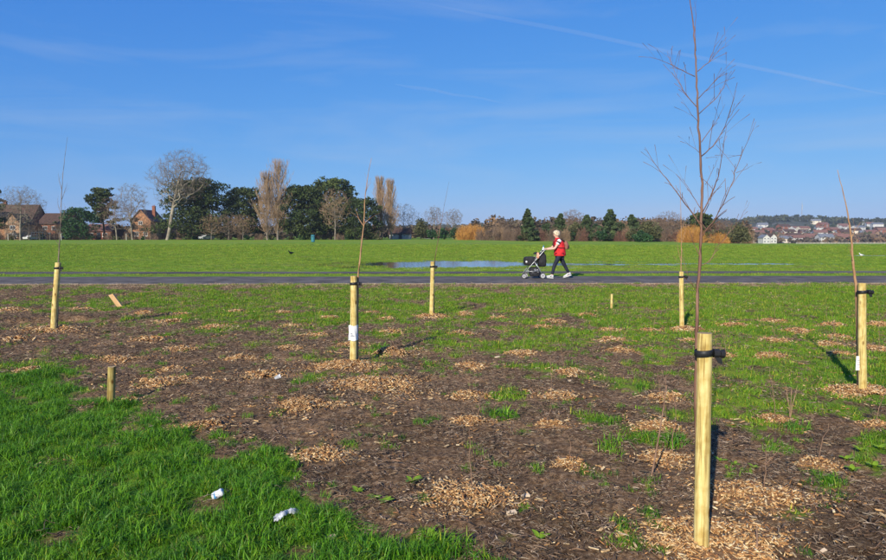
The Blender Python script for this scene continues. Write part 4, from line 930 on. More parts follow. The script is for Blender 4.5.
# ================================================================== PLANTING: STAKES, SAPLINGS, MULCH
stake_m = bpy.data.materials.new('stake_wood'); stake_m.use_nodes = True
def _stake_mat(m, c0, c1, c2):
    nt = m.node_tree; b = nt.nodes['Principled BSDF']; L = nt.links.new; b.inputs['Roughness'].default_value = .8; b.inputs['Specular IOR Level'].default_value = .2
    t = nt.nodes.new('ShaderNodeTexCoord'); mp = nt.nodes.new('ShaderNodeMapping'); mp.inputs['Scale'].default_value = (34, 34, 2.4); L(t.outputs['Object'], mp.inputs[0])
    n = nt.nodes.new('ShaderNodeTexNoise'); n.inputs['Scale'].default_value = 1.9; n.inputs['Detail'].default_value = 7; n.inputs['Distortion'].default_value = .6; L(mp.outputs[0], n.inputs['Vector'])
    r = nt.nodes.new('ShaderNodeValToRGB'); e = r.color_ramp.elements; e.new(.5)
    for k, (p, c) in enumerate(((.34, c0), (.47, c1), (.66, c2))): e[k].position = p; e[k].color = (*c, 1)
    L(n.outputs[0], r.inputs[0])
    n2 = nt.nodes.new('ShaderNodeTexNoise'); n2.inputs['Scale'].default_value = 13; n2.inputs['Detail'].default_value = 4; L(t.outputs['Object'], n2.inputs['Vector'])
    r2 = nt.nodes.new('ShaderNodeValToRGB'); r2.color_ramp.elements[0].position = .33; r2.color_ramp.elements[1].position = .55; r2.color_ramp.elements[0].color = (.74, .66, .52, 1); r2.color_ramp.elements[1].color = (1, 1, 1, 1); L(n2.outputs[0], r2.inputs[0])
    x = nt.nodes.new('ShaderNodeMixRGB'); x.blend_type = 'MULTIPLY'; x.inputs[0].default_value = 1; L(r.outputs[0], x.inputs[1]); L(r2.outputs[0], x.inputs[2]); L(x.outputs[0], b.inputs['Base Color'])
    mp2 = nt.nodes.new('ShaderNodeMapping'); mp2.inputs['Scale'].default_value = (11, 11, 5.5); L(t.outputs['Object'], mp2.inputs[0])
    vo = nt.nodes.new('ShaderNodeTexVoronoi'); vo.inputs['Scale'].default_value = 1.0; L(mp2.outputs[0], vo.inputs['Vector'])
    r3 = nt.nodes.new('ShaderNodeValToRGB'); r3.color_ramp.elements[0].position = .10; r3.color_ramp.elements[1].position = .19; r3.color_ramp.elements[0].color = (.34, .22, .13, 1); r3.color_ramp.elements[1].color = (1, 1, 1, 1); L(vo.outputs['Distance'], r3.inputs[0])
    x3 = nt.nodes.new('ShaderNodeMixRGB'); x3.blend_type = 'MULTIPLY'; x3.inputs[0].default_value = 1; L(x.outputs[0], x3.inputs[1]); L(r3.outputs[0], x3.inputs[2]); L(x3.outputs[0], b.inputs['Base Color'])
    bp = nt.nodes.new('ShaderNodeBump'); bp.inputs['Distance'].default_value = .003; L(n.outputs[0], bp.inputs['Height']); L(bp.outputs[0], b.inputs['Normal'])
_stake_mat(stake_m, (.36, .25, .085), (.62, .48, .17), (.72, .60, .27))
stake_old = bpy.data.materials.new('stake_wood_mossy'); stake_old.use_nodes = True; _stake_mat(stake_old, (.16, .13, .04), (.32, .25, .08), (.42, .34, .12))
end_grain = mat('end_grain', (.30, .21, .11), (.46, .35, .20), scale=30, rough=.9, bump=.002, bscale=80)
rubber = mat('rubber_black', (.012, .012, .013), (.02, .02, .022), scale=20, rough=.5)
tag_white = mat('tag_white', (.74, .74, .72), (.82, .82, .80), scale=12, rough=.6)
def stake(label, base, top, width_px, m=None, tie=True, tag_=None, name='tree_stake', sink=.15, group=None, jag=0.0):
    """base, top: pixels; base touches the ground"""
    g = gnd(*base); p1 = at(top[0], top[1], g.y); r = width_px * g.y / FPX / 2
    t = thing(name, label, 'stake', g, 0, group); d = p1 - g; H = d.length; dn = d.normalized()
    rings = []; N = 22; rr = random.Random(int(base[0])); ph = rr.uniform(0, 6)
    for k in range(15):
        s = -sink + (H + sink) * k / 14; c = dn * s; bend = .004 * math.sin(s * 3 + ph)
        rad = r * (1.03 - .05 * k / 14) * (1 + .012 * rr.uniform(-1, 1))
        if k == 14: rad *= .97
        rings.append([(c.x + bend + rad * math.cos(q * 2 * math.pi / N) * (1 + .02 * math.sin(3 * q + ph)), c.y + rad * math.sin(q * 2 * math.pi / N), c.z + (jag * math.cos(q * .6 + ph) if k == 14 else 0)) for q in range(N)])
    b = MB(); b.loft(rings, cap=False); b.build('post', m or stake_m, t, smooth=True)
    top_ring = rings[-1]; e = MB(); cc = dn * H
    e.add(top_ring + [(cc.x, cc.y, cc.z + .004)], [(q, (q + 1) % N, N) for q in range(N)]); e.build('cut_top', end_grain, t)
    if tie:
        zt = H - .085 - .01 * rr.random(); c = dn * zt; R = r + .004
        tm = MB(); rg2 = []
        for (dr, dz) in ((0.001, -.016), (.005, -.013), (.005, .013), (0.001, .016)):
            rg2.append([(c.x + (R + dr) * math.cos(q * 2 * math.pi / N), c.y + (R + dr) * math.sin(q * 2 * math.pi / N), c.z + dz + .004 * math.cos(q * 2 * math.pi / N)) for q in range(N)])
        tm.loft(rg2, cap=False); to = tm.build('tie', rubber, t, smooth=True)
        bm_ = MB(); a = -.35; bx = c.x + (R + .018) * math.cos(a); by = c.y + (R + .018) * math.sin(a)
        bm_.tube([(bx - .015, by, c.z), (bx + .012, by - .002, c.z)], .021, 10); bm_.tube([(bx + .014, by, c.z - .002), (bx + .034, by + .004, c.z - .004)], [.017, .022], 10); bm_.build('buckle', rubber, to)
        tl = MB(); tl.add([(bx - .01, by - .012, c.z - .018), (bx + .02, by - .014, c.z - .02), (bx + .024, by - .016, c.z - .05), (bx + .004, by - .014, c.z - .046), (bx - .01, by - .008, c.z - .018), (bx + .02, by - .010, c.z - .02), (bx + .024, by - .012, c.z - .05), (bx + .004, by - .010, c.z - .046)],
                          [(0, 3, 2, 1), (4, 5, 6, 7), (0, 1, 5, 4), (1, 2, 6, 5), (2, 3, 7, 6), (3, 0, 4, 7)]); tl.build('tail', rubber, to)
    if tag_ == 'sleeve':
        c0 = dn * (at(base[0], 340, g.y).z - g.z); c1 = dn * (at(base[0], 325, g.y).z - g.z); R = r + .012; rgs = []
        for k in range(7):
            cc = c0.lerp(c1, k / 6); rgs.append([(cc.x + (R + .006 * math.sin(q * 1.7 + k * 1.1)) * math.cos(q * 2 * math.pi / N), cc.y + (R + .006 * math.sin(q * 1.7 + k)) * math.sin(q * 2 * math.pi / N), cc.z + .006 * math.sin(q)) for q in range(N)])
        s_ = MB(); s_.loft(rgs, cap=False); o_ = s_.build('sleeve', tag_white, t, smooth=True)
        pr = MB(); cc = c0.lerp(c1, .35)
        for q in range(3): pr.box((cc.x - .03, cc.y - R - .0085, cc.z - .01 + q * .016), (cc.x + .015 - .01 * q, cc.y - R - .0065, cc.z - .004 + q * .016))
        pr.build('print', mat('print_grey', (.32, .33, .36), rough=.7), o_)
    if tag_ == 'label':
        z0 = at(base[0], 370, g.y).z - g.z; z1 = at(base[0], 356, g.y).z - g.z
        s_ = MB(); s_.box((-r - .05, -.012, z0), (-r - .002, -.006, z1)); o_ = s_.build('label_tag', tag_white, t)
        pr = MB()
        for q in range(4): pr.box((-r - .042, -.0145, z0 + .03 + q * .022), (-r - .012 - .006 * (q % 2), -.0125, z0 + .036 + q * .022))
        pr.build('print', mat('print_grey', (.32, .33, .36), rough=.7), o_)
    return t, g, r
S_near = stake('round pine stake with a reddish sapling branching high above it', (702, 551), (704, 333), 14.5)
S_353 = stake('round pine stake wrapped with a white paper sleeve', (353, 362.5), (354, 276), 7.0, tag_='sleeve')
S_432 = stake('slim stake whose thin sapling rises in front of the wide puddle', (431.5, 317.5), (432.5, 261.5), 4.3)
S_55 = stake('leaning stake beside the dark hollow in bare soil', (53.5, 331), (58, 262.5), 5.6)
S_682 = stake('slim stake directly behind the thick-branched tall sapling', (682, 329.5), (681.5, 271.5), 4.6)
S_863 = stake('stake with a white label tag hanging on its side', (863, 391), (862, 283), 7.6, tag_='label')
stake('short cut-off mossy stake at the edge of the lush grass', (111.5, 405.5), (112, 366.5), 7.6, stake_old, False, jag=.004)
stake('tiny pale peg standing alone in the grass beyond the mulch mounds', (611.5, 309.5), (612, 294), 2.4, stake_m, False)
# a broken board leaning out of the ground
g = gnd(121, 308); p = at(111, 294.5, g.y + .1); d = (p - g); t_ = MB(); sd = Vector((.045, .0, .018)); th_ = Vector((0, .022, 0)); a = g - d * .15
V = []
for q in (a, p): V += [tuple(q - sd - th_), tuple(q + sd - th_), tuple(q + sd + th_), tuple(q - sd + th_)]
V = [tuple(Vector(q) - g) for q in V]
t_.add(V, [(0, 3, 2, 1), (4, 5, 6, 7), (0, 1, 5, 4), (1, 2, 6, 5), (2, 3, 7, 6), (3, 0, 4, 7)])
o = t_.build('broken_board', mat('board_tan', (.45, .27, .12), (.58, .38, .19), scale=6, rough=.85), loc=g); tag(o, 'short broken tan board leaning out of the soil', 'board')

# ------------------------------------------------------------------ saplings
bark_red = mat('bark_sapling', (.12, .055, .035), (.24, .13, .085), scale=18, rough=.55, spec=.4, stretch=(1, 1, .35))
bark_tan = mat('bark_whip', (.30, .16, .075), (.42, .25, .13), scale=14, rough=.6)
def sapling(label, D, trunk, r, branches, m, foot, seed=1, name='sapling', twigs=True, group=None):
    """trunk / branches: pixel polylines at distance D; branches swing in depth"""
    rr = random.Random(seed); g = Vector((at(*trunk[0], D).x, D, 0)); g.z = gz1(g.x, g.y)
    t = thing(name, label, 'sapling', g, 0, group)
    P = [Vector((g.x, g.y, g.z - .06))] + [at(a, b, D) for (a, b) in trunk[1:]]; n = len(P)
    Rs = [r * (1 - .86 * (k / (n - 1)) ** .9) for k in range(n)]
    def dense(P, Rs, k=4):
        Q = []; R2 = []
        for i in range(len(P) - 1):
            for q in range(k):
                w = q / k; Q.append(P[i].lerp(P[i + 1], w) + Vector((rr.gauss(0, 1), rr.gauss(0, 1), 0)) * (.0016 if q else 0)); R2.append((Rs[i] * (1 - w) + Rs[i + 1] * w) * (1.12 if (q == 0 and i) else 1))
        Q.append(P[-1]); R2.append(Rs[-1]); return Q, R2
    Q, R2 = dense([p - g for p in P], Rs); m_ = MB(); m_.tube(Q, R2, 8); to = m_.build('trunk', m, t, smooth=True)
    for (pts, br) in branches:
        dy = rr.uniform(-.55, .55); BP = []; L = sum(math.dist(pts[k], pts[k + 1]) for k in range(len(pts) - 1)) * D / FPX; acc = 0
        for k, q in enumerate(pts):
            if k: acc += math.dist(pts[k - 1], q) * D / FPX
            BP.append(at(q[0], q[1], D + dy * acc * .9) - g)
        R3 = [br * (1 - .8 * k / (len(BP) - 1)) for k in range(len(BP))]; Q, R2 = dense(BP, R3, 3)
        b = MB(); b.tube(Q, R2, 6); bo = b.build('branch', m, t, smooth=True)
        if twigs:
            tw = MB(); cnt = 0
            for k in range(2, len(Q) - 1):
                if rr.random() < .8:
                    d = (Q[k + 1] - Q[k]).normalized() + Vector((rr.gauss(0, .5), rr.gauss(0, .5), rr.uniform(0, .5))); d.normalize(); l = rr.uniform(.02, .15)
                    tw.tube([Q[k], Q[k] + d * l * .5 + Vector((0, 0, .004)), Q[k] + d * l], [R2[k] * .6, R2[k] * .5, .0012], 4); cnt += 1
            if cnt: tw.build('twig', m, bo)
    return t
def c6(L): return [(630 + a / 2.547, b / 2.547) for (a, b) in L]
def c4(L): return [(656 + a / 3.852, 180 + b / 3.852) for (a, b) in L]
tr = [(697, 549), (696.3, 470), (696, 400), (696.5, 331), (697.5, 294), (700, 262), (701, 240), (701, 219), (702, 190), (700.7, 165), (699.5, 135), (697.5, 106), (696.8, 80), (696, 59), (694.5, 40), (693, 22), (691, 8), (689, -8), (687, -30)]
br = [(c6([(165, 195), (135, 180), (105, 165), (75, 152), (50, 145)]), .0045), (c6([(105, 165), (100, 148), (95, 130)]), .0028),
      (c6([(172, 275), (150, 250), (135, 230), (118, 195), (98, 135)]), .0048), (c6([(174, 312), (155, 290), (135, 258)]), .0035),
      (c6([(172, 182), (200, 160), (225, 130), (253, 113)]), .0045), (c6([(203, 155), (215, 120), (238, 88)]), .0035),
      (c6([(173, 252), (200, 225), (225, 198), (253, 185)]), .0045), (c6([(176, 290), (215, 255), (240, 222), (248, 188)]), .0045),
      (c6([(182, 398), (212, 372), (235, 335), (252, 295), (270, 230)]), .006), (c6([(252, 300), (268, 275), (285, 255)]), .003),
      (c6([(182, 362), (205, 330), (225, 300), (242, 265)]), .0045), (c6([(182, 545), (205, 500), (225, 450), (238, 380), (246, 320)]), .007),
      (c4([(172, 225), (195, 190), (225, 155), (255, 100), (300, 0)]) + c6([(270, 430), (288, 385), (320, 310)]), .0075), (c6([(270, 440), (292, 432), (312, 422)]), .003), (c6([(283, 395), (262, 398), (245, 405)]), .0028),
      (c4([(172, 175), (145, 135), (100, 75), (45, 0)]) + c6([(80, 440), (55, 405), (38, 375)]), .007), (c4([(172, 110), (140, 60), (110, 10)]) + c6([(135, 455)]), .004),
      (c6([(180, 392), (160, 375), (140, 360)]), .003), (c4([(168, 300), (155, 265), (140, 235), (130, 190)]), .004), (c4([(172, 330), (205, 315), (240, 250), (300, 185), (330, 140), (360, 85)]), .004),
      (c4([(164, 430), (145, 410), (120, 360), (105, 300)]), .004), (c6([(168, 130), (166, 60), (168, 0)]), .0035), (c4([(184, 130), (210, 80), (235, 0)]), .005), (c6([(192, 470), (212, 430), (224, 405)]), .003)]
sapling('tall reddish sapling with many bare upswept branches tied to the thick stake', S_near[1].y + .075, tr, .0098, [(p_, r_ * .46) for (p_, r_) in br], bark_red, None, 3)
sapling('thin orange-brown sapling tied to the paper-sleeved stake', S_353[1].y + .08, [(357.5, 362), (357.5, 320), (358, 277), (361, 250), (364, 224), (364.5, 205), (365.5, 193), (368, 175), (371.5, 158)], .014, [([(363.5, 226), (359, 219), (357.5, 216)], .006), ([(364, 224), (368, 220), (372, 217)], .006), ([(365, 195), (367, 188), (368, 181)], .004)], bark_tan, None, 4)
sapling('faint thin sapling on the slim stake before the wide puddle', S_432[1].y + .08, [(434, 317), (434, 280), (435, 258), (438.5, 238), (443, 212), (449, 182)], .011, [([(438, 241), (440, 228), (442, 218)], .005), ([(440, 230), (437, 220), (436, 212)], .004)], bark_red, None, 5)
sapling('thin grey whip sapling with short twigs on the leaning stake', S_55[1].y + .08, [(57, 330), (58, 290), (58.6, 258), (60, 235), (61, 216), (61.5, 195), (63, 173), (65, 155), (67.5, 137)], .012, [([(60, 238), (56, 228), (54, 222)], .004), ([(60.5, 225), (64, 213), (65.5, 206)], .004), ([(61, 215), (58, 205), (57.5, 198)], .004), ([(61.5, 200), (65, 190), (67, 184)], .004), ([(61.8, 190), (59, 180), (58, 174)], .004), ([(60, 247), (55.5, 240), (53, 234)], .004)], twig_grey, None, 6)
sapling('thin whip sapling on the slim stake behind the tall reddish sapling', S_682[1].y + .08, [(681, 329), (681, 290), (681, 270), (681.5, 250), (681, 220), (680.5, 196), (680, 176)], .011, [([(681, 262), (678, 250), (677, 240)], .004), ([(681.3, 245), (685, 232), (686, 222)], .004)], bark_tan, None, 7)
sapling('tilted brown sapling on the stake with the white label tag', S_863[1].y + .08, [(859, 391), (858, 340), (856, 284), (853, 262), (852, 245), (850, 228), (847.5, 212), (843, 192), (837.5, 170)], .017, [([(853, 262), (851, 254), (851, 249)], .005), ([(851, 240), (854, 232), (855, 226)], .004)], bark_tan, None, 8)

# ------------------------------------------------------------------ mulch mounds of wood chips
chip_m = mat('wood_chips', (.62, .55, .48), (1.0, .97, .92), scale=60, rough=.85, attr='tint', detail=3)
MOUNDS = [(712, 546, 68), (757, 497, 50), (470, 499, 46), (323, 455, 27), (203, 426, 20), (571, 467, 15), (818, 464, 18), (303, 404, 26), (471, 421, 19), (552, 425, 15), (347, 366, 32), (377, 385, 40), (393, 356, 18),
          (167, 383, 26), (262, 376, 19), (470, 396, 18), (243, 359, 17), (472, 368, 17), (557, 397, 16), (120, 360, 18), (182, 349, 14), (215, 328, 16), (291, 348, 12), (55, 331, 29), (145, 313, 11), (168, 322, 13), (17, 340, 15), (12, 310, 14),
          (82, 310, 13), (150, 340, 15), (172, 370, 13), (292, 327, 12), (285, 313, 9), (330, 318, 10), (315, 335, 12), (352, 345, 12), (385, 320, 10), (392, 333, 13), (432, 317.5, 16), (465, 314, 9), (462, 334, 11), (497, 319, 9), (525, 312, 8),
          (522, 354, 13), (542, 327, 10), (570, 373, 15), (587, 316, 9), (555, 322, 10), (660, 427, 25), (667, 398, 18), (667, 460, 22), (775, 420, 16), (877, 425, 14), (860, 393, 34), (772, 357, 15), (775, 342, 15), (775, 322, 13),
          (797, 331, 14), (837, 338, 16), (830, 345, 12), (842, 355, 15), (832, 325, 13), (880, 327, 15), (877, 349, 15), (735, 326, 14), (686, 329.5, 17), (610, 331, 11), (612, 340, 13), (620, 351, 13), (650, 331, 11), (690, 342, 12), (30, 371, 14), (130, 402, 14), (237, 312, 9), (180, 315, 10), (372, 313, 8), (725, 356, 10)]
SPEC = {0: 'big wood chip mound spread round the foot of the thickest near stake', 1: 'wide low wood chip mound just behind the thickest near stake', 2: 'wide tan wood chip mound alone in dark bare soil', 3: 'wood chip mound at the edge of lush grass near crumpled white tissue', 4: 'small wood chip mound between lush grass and short mossy stake',
        10: 'wood chip mound round the stake with white paper sleeve', 11: 'long wood chip mound in front of the paper-sleeved stake', 12: 'humped wood chip mound beside the paper-sleeved stake', 23: 'scattered wood chip mound round the leaning stake', 38: 'small wood chip mound round the slim stake before the puddle',
        53: 'wood chip mound round the stake with white label tag', 65: 'small wood chip mound round the slim stake behind the tall sapling', 13: 'wood chip mound in bare soil behind the short mossy stake', 72: 'thin scatter of wood chips at the foot of the short mossy stake'}
chip_cols = np.array([(.62, .35, .14), (.74, .46, .20), (.50, .26, .10), (.82, .57, .28), (.34, .17, .075), (.88, .70, .42)])
def mound(i, px, py, hw):
    g = gnd(px, py); D = g.y; rx = hw * D / FPX * 1.12; ry = rx * rnd.uniform(.62, .85); rg = np.random.default_rng(900 + i)
    hgt = min(.09, .05 + .05 * rx) * (1.5 if i in (12,) else .6)
    size = .021 if D < 6 else .027 if D < 9 else .042
    n = int(min(4600, 1.9 * math.pi * rx * ry / (size * size * .55)))
    a = rg.uniform(0, 6.283, n); r = np.sqrt(rg.random(n)) * (1 + .22 * np.sin(3 * a + i) + .12 * np.sin(5 * a + 2 * i)); stray = rg.random(n) < .28; r = np.where(stray, r * rg.uniform(1.0, 1.9, n), r * .98)
    lx = r * np.cos(a) * rx; ly = r * np.sin(a) * ry
    wz = gz(g.x + lx, g.y + ly) - g.z; lz = wz + hgt * np.clip(1 - r ** 2, 0, 1) * (0.75 + .5 * fbm(lx * 9 + i, ly * 9, 2)) + rg.uniform(-.004, .012, n)
    L = size * rg.gamma(4.0, .27, n) + .004; W = size * rg.uniform(.2, .6, n); T = size * rg.uniform(.08, .18, n)
    yaw = rg.uniform(0, 6.283, n); tx = rg.normal(0, .45, n); ty = rg.normal(0, .45, n)
    ux = np.stack([np.cos(yaw), np.sin(yaw), ty], 1); ux /= np.linalg.norm(ux, axis=1)[:, None]
    uy = np.stack([-np.sin(yaw), np.cos(yaw), tx], 1); uy -= ux * (ux * uy).sum(1)[:, None]; uy /= np.linalg.norm(uy, axis=1)[:, None]; uz = np.cross(ux, uy)
    c = np.stack([lx, ly, lz], 1); V = []
    for sz in (-.5, .5):
        for (sx, sy) in ((-.5, -.35), (.5, -.5), (.42, .5), (-.5, .4)):
            V.append(c + ux * (L * sx)[:, None] + uy * (W * sy)[:, None] + uz * (T * sz)[:, None])
    V = np.stack(V, 1).reshape(-1, 3); k = np.arange(n) * 8
    F = np.concatenate([np.stack([k + q for q in f], 1) for f in ((4, 5, 6, 7), (0, 1, 5, 4), (1, 2, 6, 5), (2, 3, 7, 6), (3, 0, 4, 7))])
    col = chip_cols[rg.integers(0, len(chip_cols), n)] * rg.uniform(.62, 1.12, n)[:, None]; col = np.repeat(col, 8, 0)
    # a low bed of finer crumbs underneath
    q = 20; bv = [(0, 0, hgt * .9)]; bf = []
    for w in (.35, .7, 1.0):
        for s in range(q):
            aa = s * 6.283 / q; rr_ = w * (1 + .22 * math.sin(3 * aa + i) + .12 * math.sin(5 * aa + 2 * i)) * .9; x_, y_ = rx * rr_ * math.cos(aa), ry * rr_ * math.sin(aa)
            bv.append((x_, y_, gz1(g.x + x_, g.y + y_) - g.z + hgt * (1 - w * w) * .9 - (.012 if w == 1 else 0)))
    n1 = len(V); bf = [(n1, n1 + 1 + s, n1 + 1 + (s + 1) % q, n1 + 1 + (s + 1) % q) for s in range(q)]
    bf3 = [(n1, n1 + 1 + s, n1 + 1 + (s + 1) % q) for s in range(q)]
    for w in range(2): bf3 += [(n1 + 1 + w * q + s, n1 + 1 + (w + 1) * q + s, n1 + 1 + (w + 1) * q + (s + 1) % q) for s in range(q)] + [(n1 + 1 + w * q + s, n1 + 1 + (w + 1) * q + (s + 1) % q, n1 + 1 + w * q + (s + 1) % q) for s in range(q)]
    F3 = np.concatenate([F[:, [0, 1, 2]], F[:, [0, 2, 3]], np.array(bf3)]); V = np.concatenate([V, np.array(bv)]); col = np.concatenate([col, np.tile(np.array([[.24, .145, .075]]), (len(bv), 1))])
    o = link('mulch_mound', tri_mesh('mulch_mound', V, F3, col), chip_m, None, g)
    MOBJ.append(o)
    return g, rx
MOBJ = []
MG = [mound(i, *q) for i, q in enumerate(MOUNDS)]
STK = [(S_near[1], 'the thick stake of the branched sapling'), (S_353[1], 'the paper-sleeved stake'), (S_432[1], 'the slim stake before the puddle'), (S_55[1], 'the leaning stake'), (S_682[1], 'the slim stake behind the branched sapling'), (S_863[1], 'the stake with white tag')]
MLAB = {}
for (sg, sn) in STK:
    mine = [i for i in range(len(MG)) if i not in SPEC and min(range(6), key=lambda q: (STK[q][0] - MG[i][0]).length) == [q for q in range(6) if STK[q][1] == sn][0]]
    for k_, i in enumerate(sorted(mine, key=lambda i: (MG[i][0] - sg).length)): MLAB[i] = '%s nearest stakeless mound to %s' % (ordn(k_ + 1), sn)
for i, o in enumerate(MOBJ):
    if i in SPEC: tag(o, SPEC[i], 'mulch mound', 'wood chip mulch mounds')
    else: tag(o, ('wide ' if MG[i][1] > .36 else 'small ') + 'wood chip mound, ' + MLAB[i], 'mulch mound', 'wood chip mulch mounds')

# seedling whips: one slim stem in most unstaked mounds
whip_m = mat('whip_bark', (.17, .095, .06), (.30, .19, .12), scale=20, rough=.7)
for i, (g, rx) in enumerate(MG):
    if i in (0, 10, 23, 38, 53, 65, 72) or g.y > 14.5: continue
    rr = random.Random(300 + i); h = rr.uniform(.15, .48); x = rr.uniform(-.3, .3) * rx; y = rr.uniform(-.1, .3) * rx
    b = Vector((g.x + x, g.y + y, gz1(g.x + x, g.y + y))); m = MB(); lx, ly = rr.uniform(-.14, .14), rr.uniform(-.1, .1)
    P = [Vector((0, 0, -.03))] + [Vector((lx * (k / 6) ** 1.5 * h * 2 + rr.gauss(0, .006), ly * k / 6 * h, h * k / 6)) for k in range(1, 7)]
    m.tube(P, [.0034 * (1 - .6 * k / 6) for k in range(7)], 5)
    for q in range(rr.randint(0, 4)):
        k = rr.randint(2, 5); d = Vector((rr.gauss(0, 1), rr.gauss(0, 1), 1.2)).normalized(); m.tube([P[k], P[k] + d * .05, P[k] + d * rr.uniform(.08, .16) + Vector((0, 0, .02))], [.0022, .002, .001], 4)
    o = m.build('seedling_whip', whip_m, loc=b); tag(o, ('seedling stem in the ' + MLAB[i]) if i in MLAB else ('bare seedling stem in ' + {1: 'the wide low mound behind the thick stake', 2: 'the wide tan mound alone in dark soil', 3: 'the mound near the crumpled white tissue', 4: 'the mound between lush grass and mossy stake', 11: 'the long mound before the paper-sleeved stake', 12: 'the humped mound beside the paper-sleeved stake', 13: 'the mound behind the short mossy stake'}[i]), 'seedling', 'seedling stems in the mulch mounds')
for (a, b, c, e, lb) in ((755.5, 556, 756.5, 527, 'broken upright twig in the big chip mound beside thick stake'), (651, 476, 667, 385, 'long thin leaning seedling stem close beside the thick stake')):
    g = gnd(a, b); p = at(c, e, g.y + .04) - g; m = MB(); m.tube([(0, 0, -.03), p * .5 + Vector((.006, 0, 0)), p], [.006, .005, .003], 6); o = m.build('seedling_whip', whip_m, loc=g); tag(o, lb, 'seedling')
g = gnd(790, 420); m = MB(); 
for q in range(6):
    a = q * 1.1; m.tube([(0, 0, -.02), (.015 * math.cos(a), .015 * math.sin(a), .13), (.05 * math.cos(a), .04 * math.sin(a), .24 + .03 * (q % 3))], [.0022, .0018, .001], 4)
o = m.build('dry_plant', mat('dry_stem', (.36, .22, .12), (.46, .30, .18), scale=20, rough=.8), loc=g); tag(o, 'dry brown many-stemmed weed in the green patches near tagged stake', 'plant')

# ------------------------------------------------------------------ leafy weeds
weed_m = mat('weed_leaf', (.17, .30, .018), (.30, .44, .03), scale=14, rough=.5, translucent=.25)
def weed(label, px, py, n, L, seed, group=None, up=.5):
    g = gnd(px, py); t = thing('leafy_weed', label, 'weed', g, 0, group); rr = random.Random(seed)
    for k in range(n):
        a = k * 2.4 + rr.uniform(-.3, .3); l = L * rr.uniform(.7, 1.2); w = l * .24; ca, sa = math.cos(a), math.sin(a); e = up * rr.uniform(.5, 1.3); V = []; F = []
        for q in range(6):
            s = q / 5; ww = w * math.sin(math.pi * min(.97, .08 + s * .92)) ** .8; r_ = l * s * math.cos(e * (1 - s * .6)); z = l * (math.sin(e) * s - .35 * s * s * e) + .004
            V += [(r_ * ca - ww * sa, r_ * sa + ww * ca, z + .25 * ww), (r_ * ca, r_ * sa, z), (r_ * ca + ww * sa, r_ * sa - ww * ca, z + .25 * ww)]
            if q: b = q * 3; F += [(b - 3, b - 2, b + 1, b), (b - 2, b - 1, b + 2, b + 1)]
        m = MB(); m.add(V, F); m.build('leaf', weed_m, t, smooth=True)
    return t
weed('bright green rosette weed alone on bare soil near the tan chip mound', 412, 483, 9, .065, 1, up=.8)
weed('single bright yellow-green leaf tuft on dark bare soil', 539, 540, 4, .055, 2, up=1.0)
for k, (a, b) in enumerate(((357, 493), (374, 499), (386, 502), (430, 537), (346, 503))): weed('low leafy weed among chips at the edge of the lush grass', a, b, 8, .05, 10 + k, 'leafy weeds along the lush grass edge')
for k, (a, b) in enumerate(((846, 461), (860, 452), (874, 468), (880, 450), (852, 472))): weed('dock-like leafy weed in the green clump by the chip mound', a, b, 9, .06, 20 + k, 'dock-like weeds in one clump', up=1.0)
for k, (a, b) in enumerate(((720, 463), (735, 466), (754, 470), (590, 347), (540, 345), (583, 343))): weed('small bright weed sprouting in patchy soil', a, b, 6, .045, 40 + k, 'small bright weeds in patchy soil', up=.9)

# ------------------------------------------------------------------ litter
g = gnd(218, 500); t = thing('crushed_can', 'crushed white and blue drinks can lying in lush grass', 'can', g + Vector((0, 0, .03)), .5); t.scale = (.72, .72, .72)
can_w = mat('can_white', (.56, .58, .62), (.72, .73, .76), scale=20, rough=.35, spec=.5); can_b = mat('can_blue', (.05, .25, .55), (.10, .35, .62), scale=20, rough=.35)
M = Matrix.Rotation(1.15, 4, 'Y') @ Matrix.Rotation(.3, 4, 'X')
def crush(prof): 
    m = MB(); n = 18; rings = []
    for k, (r_, z) in enumerate(prof): rings.append([tuple(M @ Vector((r_ * math.cos(q * 6.283 / n) * (1 - .18 * math.sin(q * .9 + k)), r_ * .8 * math.sin(q * 6.283 / n), z + .006 * math.sin(q * .7 + k * 2)))) for q in range(n)])
    m.loft(rings); return m
crush([(.024, -.045), (.030, -.04), (.031, -.01), (.027, .01), (.031, .03), (.024, .045)]).build('body', can_w, t, smooth=True)
crush([(.0322, -.030), (.0325, -.012)]).build('print_band', can_b, t)
g = gnd(287, 519); pv = []; n = 14; m = MB(); rr = random.Random(5)
xs = np.linspace(-1, 1, 22); yy = np.linspace(-1, 1, 10); GX, GY = np.meshgrid(xs, yy, indexing='ij')
ZX = GX * .115; ZY = GY * (.022 + .03 * fbm(GX * 2.2, GY * 0 + 7, 2)) + .035 * np.sin(GX * 2.2) + .02 * (fbm(GX * 5, GY * 4 + 20, 3) - .5); ZZ = .015 + .11 * fbm(GX * 4 + 4, GY * 3.2, 4, .65) * (1 - GX ** 2 * .6) * (1 - GY ** 2 * .4)
V = np.stack([ZX, ZY, ZZ], -1).reshape(-1, 3); i = np.arange(21)[:, None] * 10 + np.arange(9)[None, :]; F = np.stack([i, i + 10, i + 11, i + 1], -1).reshape(-1, 4)
F2 = F + len(V); V = np.concatenate([V, V - np.array([0, 0, .006])]); o = link('crumpled_tissue', tri_mesh('crumpled_tissue', V, np.concatenate([F, F2[:, ::-1]])), mat('tissue', (.36, .38, .41), (.60, .62, .65), scale=30, rough=.9, bump=.004, bscale=70), None, g); o.rotation_euler = (0, 0, .32); o.scale = (.62, .6, .7); tag(o, 'crumpled white tissue strip lying at the edge of lush grass', 'tissue')
